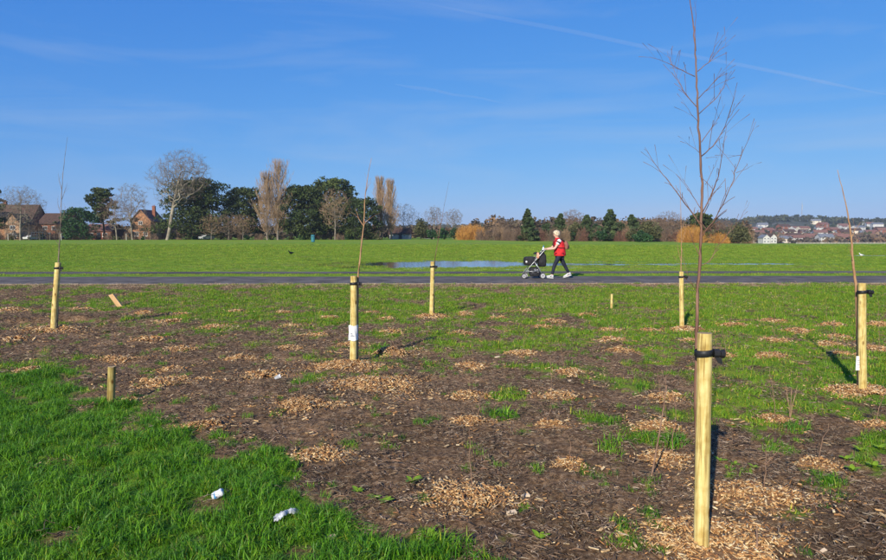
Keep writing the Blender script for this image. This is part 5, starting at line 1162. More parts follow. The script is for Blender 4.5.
g = gnd(277.5, 380); t = thing('plastic_cup', 'small clear-white plastic cup lying on bare soil behind a chip mound', 'cup', g + Vector((0, 0, .03)), .3); m = MB(); m.lathe([(.016, -.03), (.024, .03), (.025, .031), (.023, .03), (.015, -.025)], 16, Matrix.Rotation(1.2, 4, 'Y')); m.build('shell', mat('cup_plastic', (.34, .36, .38), (.46, .47, .50), scale=8, rough=.3), t, smooth=True)
m = MB(); m.lathe([(.026, .029), (.027, .031), (.027, .034), (.026, .035), (.025, .032)], 16, Matrix.Rotation(1.2, 4, 'Y')); m.build('rim', tag_white, t)
for k, (a, b) in enumerate(((511, 515), (823, 554), (497, 358), (537, 369), (569, 382), (525, 498), (330, 540))):
    g = gnd(a, b); m = MB(); rr = random.Random(k); l = rr.uniform(.016, .028) * (1 + g.y * .05); w = l * .4
    m.add([(-l, -w * .6, .008), (l, -w, .012), (l * .9, w, .018), (-l * .8, w * .8, .012), (-l, -w * .6, -.004), (l, -w, 0), (l * .9, w, .004), (-l * .8, w * .8, 0)], [(0, 1, 2, 3), (7, 6, 5, 4), (0, 4, 5, 1), (1, 5, 6, 2), (2, 6, 7, 3), (3, 7, 4, 0)])
    o = m.build('loose_chip', mat('chip_pale', (.60, .44, .27), (.74, .60, .42), scale=20, rough=.85), loc=g + Vector((0, 0, .008))); o.rotation_euler = (0, 0, rr.uniform(-.6, .6)); tag(o, 'large pale wood chip lying loose on the soil', 'wood chip', 'large loose pale chips')

# ================================================================== PERSON AND STROLLER ON THE PATH
PD = gnd(558, 279.6); PZ = 0.02
def skin(name, nodes, edges, m, parent, root=0, sub=2):
    me = bpy.data.meshes.new(name); me.from_pydata([n[0] for n in nodes], edges, []); o = link(name, me, m, parent)
    md = o.modifiers.new('skin', 'SKIN'); md.use_smooth_shade = True
    for k, n in enumerate(nodes):
        r = n[1]; me.skin_vertices[0].data[k].radius = r if hasattr(r, '__len__') else (r, r)
    me.skin_vertices[0].data[root].use_root = True
    s = o.modifiers.new('sub', 'SUBSURF'); s.levels = sub; s.render_levels = sub
    return o
person = thing('person', 'person in red gilet and dark trousers walking while pushing a black stroller', 'person', (PD.x, PD.y, PZ))
skin_m = mat('skin', (.62, .36, .26), (.70, .43, .32), scale=9, rough=.55); red_m = mat('gilet_red', (.46, .010, .016), (.70, .030, .035), scale=7, rough=.7, bump=.03, bscale=9)
navy_m = mat('trousers_navy', (.010, .013, .026), (.022, .026, .045), scale=8, rough=.8, bump=.006, bscale=18); white_m = mat('shirt_white', (.75, .74, .72), (.82, .82, .80), scale=8, rough=.8)
black_m = mat('black_fabric', (.010, .010, .012), (.026, .026, .030), scale=10, rough=.75, bump=.006, bscale=20); hair_m = mat('hair_blonde', (.42, .32, .19), (.78, .66, .48), scale=22, rough=.55, bump=.02, bscale=40, stretch=(1, 1, .4)); shoe_m = mat('shoe_white', (.42, .42, .42), (.66, .66, .66), scale=22, rough=.5)
N = []; E = []
def nd(p, r, par=None):
    N.append((p, r)); k = len(N) - 1
    if par is not None: E.append((par, k))
    return k
pel = nd((.05, 0, .84), (.135, .115)); wai = nd((.045, 0, 1.00), (.125, .105), pel); che = nd((.01, 0, 1.18), (.15, .115), wai); nb = nd((-.025, 0, 1.335), .062, che); nk = nd((-.05, 0, 1.40), .052, nb)
hd = nd((-.095, 0, 1.475), (.072, .082), nk); ht_ = nd((-.088, 0, 1.565), (.070, .085), hd); htop = nd((-.085, 0, 1.615), (.045, .05), ht_)
nose = nd((-.178, 0, 1.498), .011, hd)
for s in (-1, 1): nd((-.075, s * .083, 1.50), .014, hd)
HANDS = {}
for s, sh, el, wr in ((-1, (.0, -.175, 1.275), (-.165, -.235, 1.035), (-.395, -.185, 1.005)), (1, (-.02, .17, 1.275), (-.19, .225, 1.05), (-.40, .17, 1.01))):
    a = nd(sh, .058, che); b = nd(tuple((np.array(sh) + np.array(el)) / 2), .047, a); c = nd(el, .040, b); d_ = nd(tuple(np.array(el) * .55 + np.array(wr) * .45), .037, c); w_ = nd(wr, .025, d_)
    pl = nd((wr[0] - .045, wr[1], wr[2] + .004), (.026, .034), w_); HANDS[s] = (wr, pl)
    for q in range(4):
        y = wr[1] + (q - 1.5) * .021; f0 = nd((wr[0] - .078, y, wr[2] + .010), .0095, pl); f1 = nd((wr[0] - .108 + .004 * abs(q - 1.2), y, wr[2] + .004), .009, f0); f2 = nd((wr[0] - .113 + .004 * abs(q - 1.2), y, wr[2] - .022), .0085, f1); nd((wr[0] - .092, y, wr[2] - .038), .0078, f2)
    t0 = nd((wr[0] - .045, wr[1] - s * .040, wr[2] - .010), .011, pl); t1 = nd((wr[0] - .070, wr[1] - s * .046, wr[2] - .026), .0095, t0); nd((wr[0] - .090, wr[1] - s * .040, wr[2] - .032), .0085, t1)
for s, hp, kn, an, toe in ((-1, (.03, -.09, .80), (-.145, -.10, .45), (-.225, -.10, .10), (-.33, -.10, .045)), (1, (.075, .09, .80), (.235, .09, .45), (.405, .09, .155), (.33, .09, .05))):
    a = nd(hp, .085, pel); b = nd(kn, .058, a); c = nd(tuple(np.array(kn) * .6 + np.array(an) * .4), .052, b); d_ = nd(an, .036, c); nd(toe, .032, d_)
skin('body', N, E, skin_m, person)
# trousers
T = [((.05, 0, .86), (.150, .128)), ((.028, -.09, .79), .098), ((-.06, -.095, .62), .083), ((-.145, -.10, .45), .069), ((-.19, -.10, .27), .058), ((-.225, -.10, .115), .046), ((.075, .09, .79), .098), ((.15, .09, .62), .083), ((.235, .09, .45), .069), ((.325, .09, .29), .058), ((.40, .09, .175), .046)]
skin('trousers', T, [(0, 1), (1, 2), (2, 3), (3, 4), (4, 5), (0, 6), (6, 7), (7, 8), (8, 9), (9, 10)], navy_m, person)
def ell(cx, cy, z, rx, ry, n=22, tilt=0.0, ph=0): return [(cx + rx * math.cos(q * 6.2832 / n) * (1 + .02 * math.sin(3 * q + ph)), cy + ry * math.sin(q * 6.2832 / n), z + tilt * math.cos(q * 6.2832 / n)) for q in range(n)]
m = MB(); m.loft([ell(.055, 0, .775, 0.186, .19, ph=1), ell(.058, 0, .80, 0.206, .205), ell(.055, 0, .90, 0.202, .20), ell(.045, 0, 1.0, 0.192, .19), ell(.03, 0, 1.10, 0.198, .195), ell(.012, 0, 1.20, 0.194, .20), ell(-.005, 0, 1.28, 0.162, .185), ell(-.02, 0, 1.335, 0.103, .13), ell(-.035, 0, 1.375, 0.081, .085, tilt=-.01), ell(-.042, 0, 1.40, 0.078, .078), ell(-.042, 0, 1.395, 0.067, .068)], cap=False); gi_ = m.build('gilet', red_m, person, smooth=True)
m = MB(); m.tube([(-.150, 0, .80), (-.150, 0, .90), (-.150, 0, 1.0), (-.171, 0, 1.1), (-.184, 0, 1.2), (-.168, 0, 1.28)], .006, 6); m.build('zip', black_m, gi_)
for s, sh, el in ((-1, (.0, -.165, 1.285), (-.165, -.235, 1.035)), (1, (-.02, .16, 1.285), (-.19, .225, 1.05))):
    sh = Vector(sh); el = Vector(el); m = MB(); m.tube([sh + Vector((.0, -s * .05, .02)), sh, sh.lerp(el, .2), sh.lerp(el, .45)], [.06, .079, .072, .066], 14, cap=False); so = m.build('sleeve', white_m, person, smooth=True)
    m = MB(); m.tube([sh.lerp(el, .13), sh.lerp(el, .30)], [.0775, .0725], 14, cap=False); m.build('sleeve_band', black_m, so, smooth=True)
# hair: a short full cap that leaves the face free
m = MB(); rings = []; n = 18
for k in range(11):
    a = -0.62 + (math.pi / 2 + .6) * k / 10.05; ring = []
    for q in range(n):
        t = q * 6.2832 / n; cx, sx = math.cos(t), math.sin(t); f = max(0, -cx); drop = max(0, 1 - k / 5) ; 
        rx = .128 * math.cos(a) * (1 - .45 * f * drop); r2 = .120 * math.cos(a); wv = 1 + .06 * math.sin(5 * t + k * 1.3)
        ring.append((-.072 + rx * cx * wv, r2 * sx * wv, 1.540 + .125 * math.sin(a) + .03 * f * drop))
    rings.append(ring)
m.loft(rings); m.build('hair', hair_m, person, smooth=True)
m = MB(); m.box((-.166, -.068, 1.517), (-.158, -.008, 1.548)); m.box((-.166, .008, 1.517), (-.158, .068, 1.548)); m.box((-.165, -.008, 1.536), (-.159, .008, 1.543))
for s in (-1, 1): m.box((-.160, s * .080 - .003, 1.538), (-.06, s * .080 + .003, 1.545))
m.build('sunglasses', mat('shades', (.01, .01, .012), rough=.15, spec=.6), person)
m = MB(); m.tube([(-.160, -.022, 1.452), (-.1655, 0, 1.449), (-.160, .022, 1.452)], [.003, .006, .003], 6); m.build('lips', mat('lips', (.45, .14, .12), rough=.5), person)
def shoe(x, y, z, pitch):
    M = Matrix.Translation((x, y, z)) @ Matrix.Rotation(pitch, 4, 'Y'); up_ = MB()
    def rg(xx, w, z0, z1, n=12): return [tuple(M @ Vector((xx, w * math.cos(q * 6.2832 / n), z0 + (z1 - z0) * (.5 + .5 * math.sin(q * 6.2832 / n))))) for q in range(n)]
    up_.loft([rg(-.265, .012, .025, .04), rg(-.25, .036, .018, .06), rg(-.20, .046, .018, .075), rg(-.12, .046, .018, .10), rg(-.06, .042, .018, .13), rg(0, .038, .018, .13), rg(.025, .022, .02, .11)]); so = up_.build('shoe', shoe_m, person, smooth=True)
    sl = MB(); sl.loft([[tuple(M @ Vector((xx, yy, zz))) for (xx, yy) in ((-.27, 0), (-.255, .036), (-.2, .050), (-.1, .046), (0, .042), (.03, .022), (.034, 0), (.03, -.022), (0, -.042), (-.1, -.046), (-.2, -.050), (-.255, -.036))] for zz in (0, .022)]); sl.build('sole', mat('sole', (.55, .55, .54), rough=.8), so)
    st = MB(); st.tube([tuple(M @ Vector((-.10, -.047, .05))), tuple(M @ Vector((-.05, -.045, .09)))], .008, 5); st.build('stripe', black_m, so)
shoe(-.205, -.10, .0, .10); shoe(.455, .09, .085, -.30)
# backpack
bp_ = thing('backpack', 'small reddish-brown backpack worn on the walking person', 'backpack', (PD.x, PD.y, PZ)); bpm = mat('backpack_brown', (.20, .075, .055), (.32, .14, .10), scale=9, rough=.7)
m = MB(); m.loft([ell(.265, 0, 1.00, .055, .11), ell(.275, 0, 1.03, .08, .135), ell(.27, 0, 1.15, .085, .14), ell(.245, 0, 1.25, .07, .12), ell(.225, 0, 1.29, .03, .07)]); m.build('bag', bpm, bp_, smooth=True)
m = MB(); m.loft([ell(.335, 0, 1.02, .02, .07), ell(.350, 0, 1.05, .028, .085), ell(.345, 0, 1.12, .025, .085), ell(.335, 0, 1.15, .012, .06)]); m.build('pocket', black_m, bp_, smooth=True)
for s in (-1, 1): m = MB(); m.tube([(.20, s * .10, 1.27), (.08, s * .115, 1.345), (-.07, s * .12, 1.345), (-.165, s * .11, 1.26), (-.185, s * .11, 1.15), (-.12, s * .17, 1.08), (.06, s * .205, 1.05), (.20, s * .12, 1.04)], .014, 6); m.build('strap', black_m, bp_, smooth=True)

# stroller
SD = Vector((PD.x - .84, PD.y, PZ)); st = thing('stroller', 'black folding stroller with grey frame pushed along the path', 'stroller', SD)
alu = mat('frame_alu', (.34, .35, .37), (.44, .45, .47), scale=6, rough=.35, metal=.5); tyre_m = mat('wheel_tyre', (.05, .05, .05), rough=.8); hub_m = mat('wheel_hub', (.30, .30, .31), (.40, .40, .41), scale=5, rough=.4)
HB = Vector((.365, 0, .995))
for s in (-1, 1):
    y = s * .235
    m = MB(); m.tube([(-.36, y * .85, .16), (-.16, y, .42), (.10, y, .72), (.30, y, .95), HB + Vector((0, y, 0))], .013, 8); m.build('push_frame', alu, st, smooth=True)
    m = MB(); m.tube([(.27, y, .12), (.14, y, .35), (-.02, y, .58)], .013, 8); m.build('rear_leg', alu, st, smooth=True)
    m = MB(); m.tube([(-.30, y, .24), (.19, y, .27)], .010, 8); m.build('side_rail', alu, st, smooth=True)
    m = MB(); m.tube([(-.02, y * 1.04, .58), (.03, y * 1.05, .72), (.05, y * 1.05, .84)], .011, 8); m.build('hood_arm', alu, st, smooth=True)
m = MB(); m.tube([HB + Vector((0, -.25, 0)), HB + Vector((0, .25, 0))], .014, 10); ho = m.build('handlebar', alu, st, smooth=True)
for s in (-1, 1): m = MB(); m.tube([HB + Vector((0, s * .11, 0)), HB + Vector((0, s * .24, 0))], .0185, 10); m.build('grip', black_m, ho, smooth=True)
m = MB(); m.tube([(.27, -.26, .12), (.27, .26, .12)], .010, 8); m.build('axle', alu, st)
def wheel(x, y, r, wd):
    M = Matrix.Translation((x, y, r)) @ Matrix.Rotation(math.pi / 2, 4, 'X'); w = MB(); w.lathe([(r * .72, -wd * .45), (r * .9, -wd * .5), (r, -wd * .25), (r, wd * .25), (r * .9, wd * .5), (r * .72, wd * .45)], 24, M); wo = w.build('wheel', hub_m, st, smooth=False)
    t = MB(); V = []
    t.lathe([(r * .93, -wd * .52), (r * 1.02, -wd * .3), (r * 1.02, wd * .3), (r * .93, wd * .52)], 24, M); t.build('tyre', tyre_m, wo)
    for yy in (-1, 1):
        h = MB(); h.lathe([(r * .78, 0), (r * .78, .004)], 20, Matrix.Translation((x, y + yy * wd * .54 - .002, r)) @ Matrix.Rotation(math.pi / 2, 4, 'X')); h.build('rim', hub_m, wo)
        h = MB(); h.lathe([(r * .2, 0), (r * .16, .012)], 12, Matrix.Translation((x, y + yy * (wd * .54 + .006) + .006, r)) @ Matrix.Rotation(math.pi / 2, 4, 'X')); h.build('hub_cap', black_m, wo)
for (x, y) in ((-.37, -.235), (-.37, -.165), (-.26, .165), (-.26, .235)): wheel(x, y, .085, .034)
for y in (-.27, .27): wheel(.27, y, .098, .04)
for y in (-.20, .20): m = MB(); m.tube([(-.36 if y < 0 else -.27, y, .09), (-.36 if y < 0 else -.29, y, .2)], .016, 8); m.build('caster', black_m, st)
def rb(cx, cz, hx, hz, hy, k=.25):                    # soft-cornered padded block profile lofted across the width
    prof = []
    for q in range(20):
        t = q * 6.2832 / 20; c, s_ = math.cos(t), math.sin(t); e = .45; prof.append((cx + hx * math.copysign(abs(c) ** e, c), cz + hz * math.copysign(abs(s_) ** e, s_)))
    m = MB(); rings = []
    for (y, f) in ((-hy, .80), (-hy * .93, .95), (-hy * .6, 1.0), (hy * .6, 1.0), (hy * .93, .95), (hy, .80)): rings.append([(cx + (x - cx) * f, y, cz + (z - cz) * f) for (x, z) in prof])
    m.loft(rings); return m
rb(-.13, .60, .225, .15, .22).build('seat', black_m, st, smooth=True)
m = MB(); m.lathe([(.01, 0), (.03, .003), (.03, .006), (.01, .009)], 14, Matrix.Translation((-.29, -.222, .58)) @ Matrix.Rotation(math.pi / 2, 4, 'X')); m.build('reflector', tag_white, st)
m = MB(); rings = []
for k in range(9):                                     # folded hood, ribbed
    a = .2 + 1.9 * k / 8; rr_ = .20 + (.012 if k % 2 else 0); rings.append([(.06 + rr_ * math.cos(a) * .7, -.21 + .42 * q / 8, .70 + rr_ * math.sin(a) * (.75 + .25 * math.sin(math.pi * q / 8))) for q in range(9)])
V = [p for r in rings for p in r]; m.add(V, [(k * 9 + q, k * 9 + q + 1, (k + 1) * 9 + q + 1, (k + 1) * 9 + q) for k in range(8) for q in range(8)]); ho_ = m.build('hood', black_m, st, smooth=True); sm = ho_.modifiers.new('thick', 'SOLIDIFY'); sm.thickness = .012
rb(.01, .225, .17, .165, .20).build('basket', black_m, st, smooth=True)
m = MB(); rr = random.Random(2)
for k in range(14): 
    x = -.10 + .2 * rr.random(); z = .2 + .12 * rr.random(); m.box((x, -.2035, z), (x + rr.uniform(.02, .05), -.1995, z + rr.uniform(.008, .02)))
m.build('basket_print', mat('print_grey', (.32, .33, .36), rough=.7), st)
bag = thing('shoulder_bag', 'tall black bag hung from the stroller handlebar', 'bag', SD + Vector((.27, -.02, 0))); m = MB()
def bl(z, hx, hy): return [(hx * math.copysign(abs(math.cos(q * .31416)) ** .5, math.cos(q * .31416)), hy * math.copysign(abs(math.sin(q * .31416)) ** .5, math.sin(q * .31416)), z) for q in range(20)]
m.loft([bl(.40, .09, .12), bl(.43, .135, .16), bl(.60, .15, .165), bl(.80, .13, .155), bl(.90, .06, .14)]); m.build('body', black_m, bag, smooth=True)
for s in (-1, 1): m = MB(); m.tube([(-.01, s * .11, .83), (.05, s * .11, .93), (.095, s * .10, 1.013), (.12, s * .11, .93), (.05, s * .11, .84)], .009, 6); m.build('strap', black_m, bag, smooth=True)
bt = thing('water_bottle', 'clear water bottle with blue cap in the stroller cup holder', 'bottle', SD + Vector((.27, -.20, .93))); m = MB(); m.lathe([(.030, 0), (.034, .01), (.034, .11), (.016, .15), (.016, .165)], 14, Matrix.Rotation(.15, 4, 'Y')); m.build('body', mat('bottle_plastic', (.62, .70, .74), (.72, .79, .82), scale=5, rough=.15, spec=.6), bt, smooth=True)
m = MB(); m.lathe([(.020, .162), (.020, .20), (.014, .205)], 12, Matrix.Rotation(.15, 4, 'Y')); m.build('cap', mat('cap_blue', (.02, .17, .42), rough=.4), bt)
m = MB(); m.lathe([(.040, -.005), (.042, .05), (.038, .05), (.036, 0)], 14, Matrix.Translation((.27, -.20, .93))); m.build('cup_holder', black_m, st)
cl = MB(); cl.loft([[(.06 + .06 * math.cos(q * .5236) * f, -.06 + .12 * math.sin(q * .5236) * f, z + .012 * math.sin(q * 2)) for q in range(12)] for (z, f) in ((.70, 1.0), (.78, 1.05), (.85, .85), (.895, .35))]); o = cl.build('orange_cloth', mat('cloth_orange', (.62, .26, .14), (.74, .38, .24), scale=9, rough=.85), loc=SD + Vector((.05, -.09, 0)), smooth=True); tag(o, 'bundled orange cloth tucked between stroller seat and black bag', 'cloth')

# ================================================================== GRASS AND DEBRIS
def blade_patch(seed, n, rad, h0, h1, w, m, lean=.5, flat=0.0):
    rg = np.random.default_rng(seed); a = rg.uniform(0, 6.283, n); r = np.sqrt(rg.random(n)) * rad; b = np.stack([r * np.cos(a), r * np.sin(a), np.full(n, -.008)], 1)
    h = rg.uniform(h0, h1, n); d = rg.uniform(0, 6.283, n); ln = rg.gamma(2.0, lean / 2, n); dv = np.stack([np.cos(d), np.sin(d), np.zeros(n)], 1); sv = np.stack([-np.sin(d), np.cos(d), np.zeros(n)], 1)
    tw = rg.normal(0, .6, n); sv = sv * np.cos(tw)[:, None] + dv * np.sin(tw)[:, None]
    W = w * rg.uniform(.6, 1.3, n)
    p1 = b + dv * (h * ln * .28)[:, None] + np.stack([0 * h, 0 * h, h * .55], 1); p2 = b + dv * (h * ln * .95)[:, None] + np.stack([0 * h, 0 * h, h * np.clip(1 - .3 * ln, .25, 1)], 1)
    V = np.stack([b - sv * (W * .5)[:, None], b + sv * (W * .5)[:, None], p1 - sv * (W * .45)[:, None], p1 + sv * (W * .45)[:, None], p2], 1).reshape(-1, 3)
    k = np.arange(n) * 5; F = np.concatenate([np.stack([k, k + 1, k + 3], 1), np.stack([k, k + 3, k + 2], 1), np.stack([k + 2, k + 3, k + 4], 1)])
    t = rg.uniform(.72, 1.25, n); yel = (rg.random(n) < .15) & (m.name != 'grass_dry'); c = np.stack([t * np.where(yel, 2.2, 1.0), t * np.where(yel, 1.10, 1.0), t * np.where(yel, 2.2, 1.0)], 1)
    me = tri_mesh('tuft', V, F, np.repeat(c, 5, 0)); me.materials.append(m); return me
g_lush = mat('grass_lush', (.060, .205, .008), (.150, .350, .015), scale=3, rough=.5, spec=.35, attr='tint', translucent=.22, rand=.42)
g_mid = mat('grass_patch', (.095, .225, .012), (.215, .365, .022), scale=2, rough=.55, spec=.3, attr='tint', translucent=.28, rand=.30)
g_field = mat('grass_field', (.135, .270, .020), (.230, .350, .032), scale=.3, rough=.6, spec=.25, attr='tint', translucent=.22, rand=.45)
def pick(n, y0, y1, xf, seed):
    """n random ground points with y in [y0,y1] and |x| < xf*y+1"""
    rg = np.random.default_rng(seed); y = np.sqrt(rg.uniform(y0 ** 2, y1 ** 2, n)); x = rg.uniform(-1, 1, n) * (xf * y + .8); return x, y, rg
def mound_clear(x, y, f=.8):
    k = np.ones(len(x), bool)
    for (g, rx) in MG: k &= ((x - g.x) / (rx * f)) ** 2 + ((y - g.y) / (rx * .72 * f)) ** 2 > 1
    return k
# lush foreground grass
x, y, rg = pick(43000, 2.0, 7.6, .78, 1); cov, lush = cover(x, y); nn = fbm(x * 6, y * 6, 2); k = (rg.random(len(x)) < lush * np.clip(.25 + 1.5 * (fbm(x * 3.5 + 8, y * 3.5, 3) - .15), .3, 1)) & mound_clear(x, y, .7) & (x < 1.5); x, y, lush, nn = x[k], y[k], lush[k], nn[k]; n = len(x)
s = .42 + .95 * nn; s *= .5 + .5 * lush
src = [blade_patch(10 + q, 28, .05, .030, .090, .0040, g_lush, .85) for q in range(6)]
scatter('grass', np.stack([x, y, gz(x, y)], 1), np.stack([rg.normal(0, .14, n), rg.normal(0, .14, n), rg.uniform(0, 6.28, n)], 1), np.stack([s, s, s * rg.uniform(.75, 1.25, n)], 1), rg.integers(0, 6, n), src, 'lush green grass at the edge of the planting plot', 'grass')
# patchy grass between the mounds
x, y, rg = pick(56000, 2.6, 20.2, .76, 2); cov, lush = cover(x, y); k = (rg.random(len(x)) < cov * 1.0) & (lush < .5) & (rg.random(len(x)) < np.clip(.55 + .45 * y / 12, 0, 1)) & mound_clear(x, y) & (path_v(x, y) < 20.05); x, y, cov = x[k], y[k], cov[k]; n = len(x)
s = (.6 + .6 * fbm(x * 5, y * 5, 2)) * (.55 + .45 * cov) * (1 + .03 * y)
src = [blade_patch(30 + q, 22, .065, .025, .060, .0048, g_mid, .7) for q in range(6)]
scatter('patchy_grass', np.stack([x, y, gz(x, y)], 1), np.stack([rg.normal(0, .14, n), rg.normal(0, .14, n), rg.uniform(0, 6.28, n)], 1), np.stack([s, s, s * rg.uniform(.6, 1.3, n)], 1), rg.integers(0, 6, n), src, 'short patchy grass growing between the wood chip mounds', 'grass')
# tufts that stand up alone
TUF = [(500, 419, 1.6), (495, 416, 1.3), (507, 420, 1.3), (300, 384, 1), (608, 425, 1.2), (612, 420, 1.1), (606, 447, 1.2), (380, 350, 1.5), (388, 352, 1.5), (374, 353, 1.2), (425, 424, .8), (640, 388, 1.2), (648, 440, 1.2), (665, 442, 1.2), (680, 440, 1), (825, 483, 1.1), (834, 484, 1), (268, 330, 1), (150, 332, .9), (440, 551, 1), (452, 553, 1.1), (465, 556, 1), (176, 462, 1.0), (795, 430, 1.1), (790, 425, 1), (520, 345, 1.2), (290, 345, 1), (835, 500, .8), (625, 525, .8), (628, 540, .8)]
pp = []; 
for (a, b, s_) in TUF:
    g = gnd(a, b)
    for q in range(5): x_, y_ = g.x + rnd.gauss(0, .05), g.y + rnd.gauss(0, .05); pp.append((x_, y_, gz1(x_, y_), s_ * rnd.uniform(.7, 1.2)))
xs_, ys_, r_ = pick(1500, 2.9, 15, .72, 9); cv_, lu_ = cover(xs_, ys_)
for x_, y_, c_ in zip(xs_[(lu_ < .2)], ys_[(lu_ < .2)], cv_[(lu_ < .2)]):
    if rnd.random() < .75:
        for q in range(rnd.randint(1, 4)): a_, b_ = x_ + rnd.gauss(0, .04), y_ + rnd.gauss(0, .03); pp.append((a_, b_, gz1(a_, b_), rnd.uniform(.35, .8)))
pp = np.array(pp); n = len(pp); rg = np.random.default_rng(8)
src = [blade_patch(50 + q, 34, .06, .03, .085, .0042, g_lush, .8) for q in range(4)]
scatter('grass_tufts', pp[:, :3], np.stack([rg.normal(0, .1, n), rg.normal(0, .1, n), rg.uniform(0, 6.28, n)], 1), np.repeat(pp[:, 3:4], 3, 1), rg.integers(0, 4, n), src, 'longer grass tufts standing in the bare soil', 'grass')
# verge and field
x, y, rg = pick(210000, 19.5, 110, .74, 3); keep = rg.random(len(x)) < np.clip((30 / y) ** 1.0, .12, 1) * (1 - sstep(60, 108, y)); x, y = x[keep], y[keep]; cov, _ = cover(x, y); v = path_v(x, y); pf = puddle_f(x, y)
rk = np.random.default_rng(77).random(len(x))
k = (rk < cov * .95) & ((v > 24.0)) & ~((v > 25.42) & (v < 27.12)) & ((pf < .12) | (y < 28.5) | (np.random.default_rng(78).random(len(x)) < np.clip(.45 - pf, .05, .4))); x, y = x[k], y[k]; n = len(x)
s = (.8 + .5 * fbm(x * 1.5, y * 1.5, 2)) * np.clip(y / 30, .9, 3.0); hs_ = s * np.where(y < 32, 1.0, .75)
src = [blade_patch(70 + q, 34, .17, .02, .055, .009, g_field, .8) for q in range(6)]
scatter('field_grass', np.stack([x, y, gz(x, y)], 1), np.stack([rg.normal(0, .1, n), rg.normal(0, .1, n), rg.uniform(0, 6.28, n)], 1), np.stack([s, s, hs_ * .8], 1), rg.integers(0, 6, n), src, 'short mown grass of the playing field beyond the path', 'grass')
# bleached dry grass along the near edge of the path and in thin patches
g_dry = mat('grass_dry', (.30, .21, .12), (.46, .35, .21), scale=2, rough=.8, spec=.1, attr='tint', rand=.3)
x, y, rg = pick(26000, 12.5, 20.2, .76, 6); v = path_v(x, y); pr_ = sstep(17.8, 19.6, v) * (.35 + .5 * fbm(x * .8, y * 1.5, 3)) + .10 * (fbm(x * 1.1, y * 1.1, 3) > .52); k = (rg.random(len(x)) < pr_) & (v < 20.06) & mound_clear(x, y, .9); x, y = x[k], y[k]; n = len(x); s = rg.uniform(.8, 1.5, n)
scatter('dry_grass', np.stack([x, y, gz(x, y)], 1), np.stack([rg.normal(0, .2, n), rg.normal(0, .2, n), rg.uniform(0, 6.28, n)], 1), np.stack([s, s, s * rg.uniform(.4, .9, n)], 1), rg.integers(0, 4, n), [blade_patch(80 + q, 24, .10, .02, .06, .006, g_dry, 1.1) for q in range(4)], 'bleached dry grass along the near edge of the path', 'grass')
# dry straw, twigs and bark crumbs over the soil
straw = mat('straw', (.55, .55, .55), (1, 1, 1), scale=30, rough=.85, attr='tint', rand=.2)
def debris_patch(seed, n, rad):
    rg = np.random.default_rng(seed); S = []; cols = []
    pal = np.array([(.48, .34, .21), (.64, .50, .34), (.40, .27, .16), (.22, .16, .105), (.12, .082, .055), (.085, .058, .04), (.17, .115, .075), (.46, .36, .25), (.28, .17, .095), (.15, .10, .065), (.20, .135, .09)])
    for k in range(n):
        a = rg.uniform(0, 6.283); r = math.sqrt(rg.random()) * rad; p = np.array([r * math.cos(a), r * math.sin(a), rg.uniform(-.004, .016)]); d = rg.uniform(0, 6.283); dx = rg.normal(0, .18)
        kind = rg.random(); L = rg.uniform(.012, .035) if kind < .72 else rg.uniform(.03, .075); R = rg.uniform(.0008, .0017) if kind < .86 else rg.uniform(.002, .0038)
        q = p + np.array([math.cos(d), math.sin(d), dx]) * L; mid = (p + q) / 2 + rg.normal(0, .004, 3); S += [(p, mid, R * .7, R), (mid, q, R, R * .5)]; c = pal[rg.integers(0, len(pal))] * rg.uniform(.7, 1.1); cols += [c, c]
    V, F = seg_tubes(S, 4); V[:, 2] = np.maximum(V[:, 2], -.012); me = tri_mesh('debris', V, F, np.repeat(np.array(cols), 8, 0)); me.materials.append(straw); return me
x, y, rg = pick(44000, 2.4, 19.5, .76, 4); cov, lush = cover(x, y); k = (rg.random(len(x)) < (1 - .75 * cov) * np.clip(7 / y, .35, 1) * np.clip(.2 + 1.6 * (fbm(x * 1.2 + 5, y * 1.6, 3) - .2), .25, 1)) & (lush < .5) & mound_clear(x, y, .45); x, y = x[k], y[k]; n = len(x); s = rg.uniform(.8, 1.3, n) * np.clip(y / 8, 1, 1.25)
src = [debris_patch(90 + q, 30, .10) for q in range(10)]
scatter('plant_debris', np.stack([x, y, gz(x, y) + .002], 1), np.stack([rg.normal(0, .06, n), rg.normal(0, .06, n), rg.uniform(0, 6.28, n)], 1), np.stack([s, s, s], 1), rg.integers(0, 10, n), src, 'dry straw, twigs and bark crumbs littering the bare soil', 'debris')
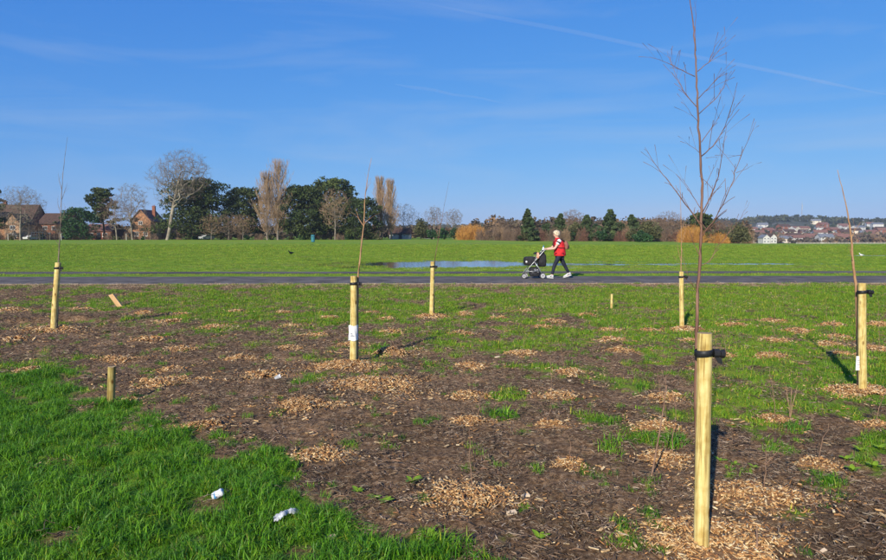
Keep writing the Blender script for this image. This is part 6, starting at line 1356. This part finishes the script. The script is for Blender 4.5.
# stray chips over the soil
def chip_patch(seed, n, rad):
    rg = np.random.default_rng(seed); m = MB()
    for k in range(n):
        a = rg.uniform(0, 6.283); r = math.sqrt(rg.random()) * rad; c = Vector((r * math.cos(a), r * math.sin(a), .006)); L, W = rg.uniform(.008, .020), rg.uniform(.003, .007); M = Matrix.Translation(c) @ Matrix.Rotation(rg.uniform(0, 6.28), 4, 'Z') @ Matrix.Rotation(rg.normal(0, .3), 4, 'X') @ Matrix.Rotation(rg.normal(0, .3), 4, 'Y')
        V = [tuple(M @ Vector(q)) for q in ((-L, -W, 0), (L, -W * .7, 0), (L * .9, W, 0), (-L, W * .8, 0), (-L, -W, .005), (L, -W * .7, .005), (L * .9, W, .005), (-L, W * .8, .005))]
        m.add(V, [(4, 5, 6, 7), (0, 1, 5, 4), (1, 2, 6, 5), (2, 3, 7, 6), (3, 0, 4, 7)], chip_cols[rg.integers(0, 6)] * rg.uniform(.6, 1.0))
    me = m.mesh('chips'); me.materials.append(chip_m); return me
x, y, rg = pick(7000, 2.6, 18, .74, 5); cov, lush = cover(x, y); near_m = np.zeros(len(x))
for (g, rx) in MG: near_m = np.maximum(near_m, np.exp(-(((x - g.x) / (rx * 1.7)) ** 2 + ((y - g.y) / (rx * 1.4)) ** 2)))
k = (rg.random(len(x)) < .12 + .55 * near_m) & (lush < .3); x, y = x[k], y[k]; n = len(x)
scatter('stray_chips', np.stack([x, y, gz(x, y) + .003], 1), np.stack([0 * x, 0 * x, rg.uniform(0, 6.28, n)], 1), np.repeat(rg.uniform(.8, 1.3, n)[:, None], 3, 1), rg.integers(0, 5, n), [chip_patch(120 + q, 5, .12) for q in range(5)], 'stray wood chips strewn between the mounds', 'wood chips')

# ================================================================== HAZE: even thin air round the whole place
hz_m = bpy.data.materials.new('haze'); hz_m.use_nodes = True; hn = hz_m.node_tree; hn.nodes.clear()
hv = hn.nodes.new('ShaderNodeVolumePrincipled'); hv.inputs['Color'].default_value = (.72, .84, 1.0, 1); hv.inputs['Density'].default_value = 0.00016; hv.inputs['Anisotropy'].default_value = 0.0
ho2 = hn.nodes.new('ShaderNodeOutputMaterial'); hn.links.new(hv.outputs[0], ho2.inputs['Volume'])
hb = MB(); hb.box((-2900, -40, -30), (3600, 2400, 90)); o = hb.build('haze', hz_m); tag(o, 'thin pale air haze over the field and town', 'haze', None, 'stuff')
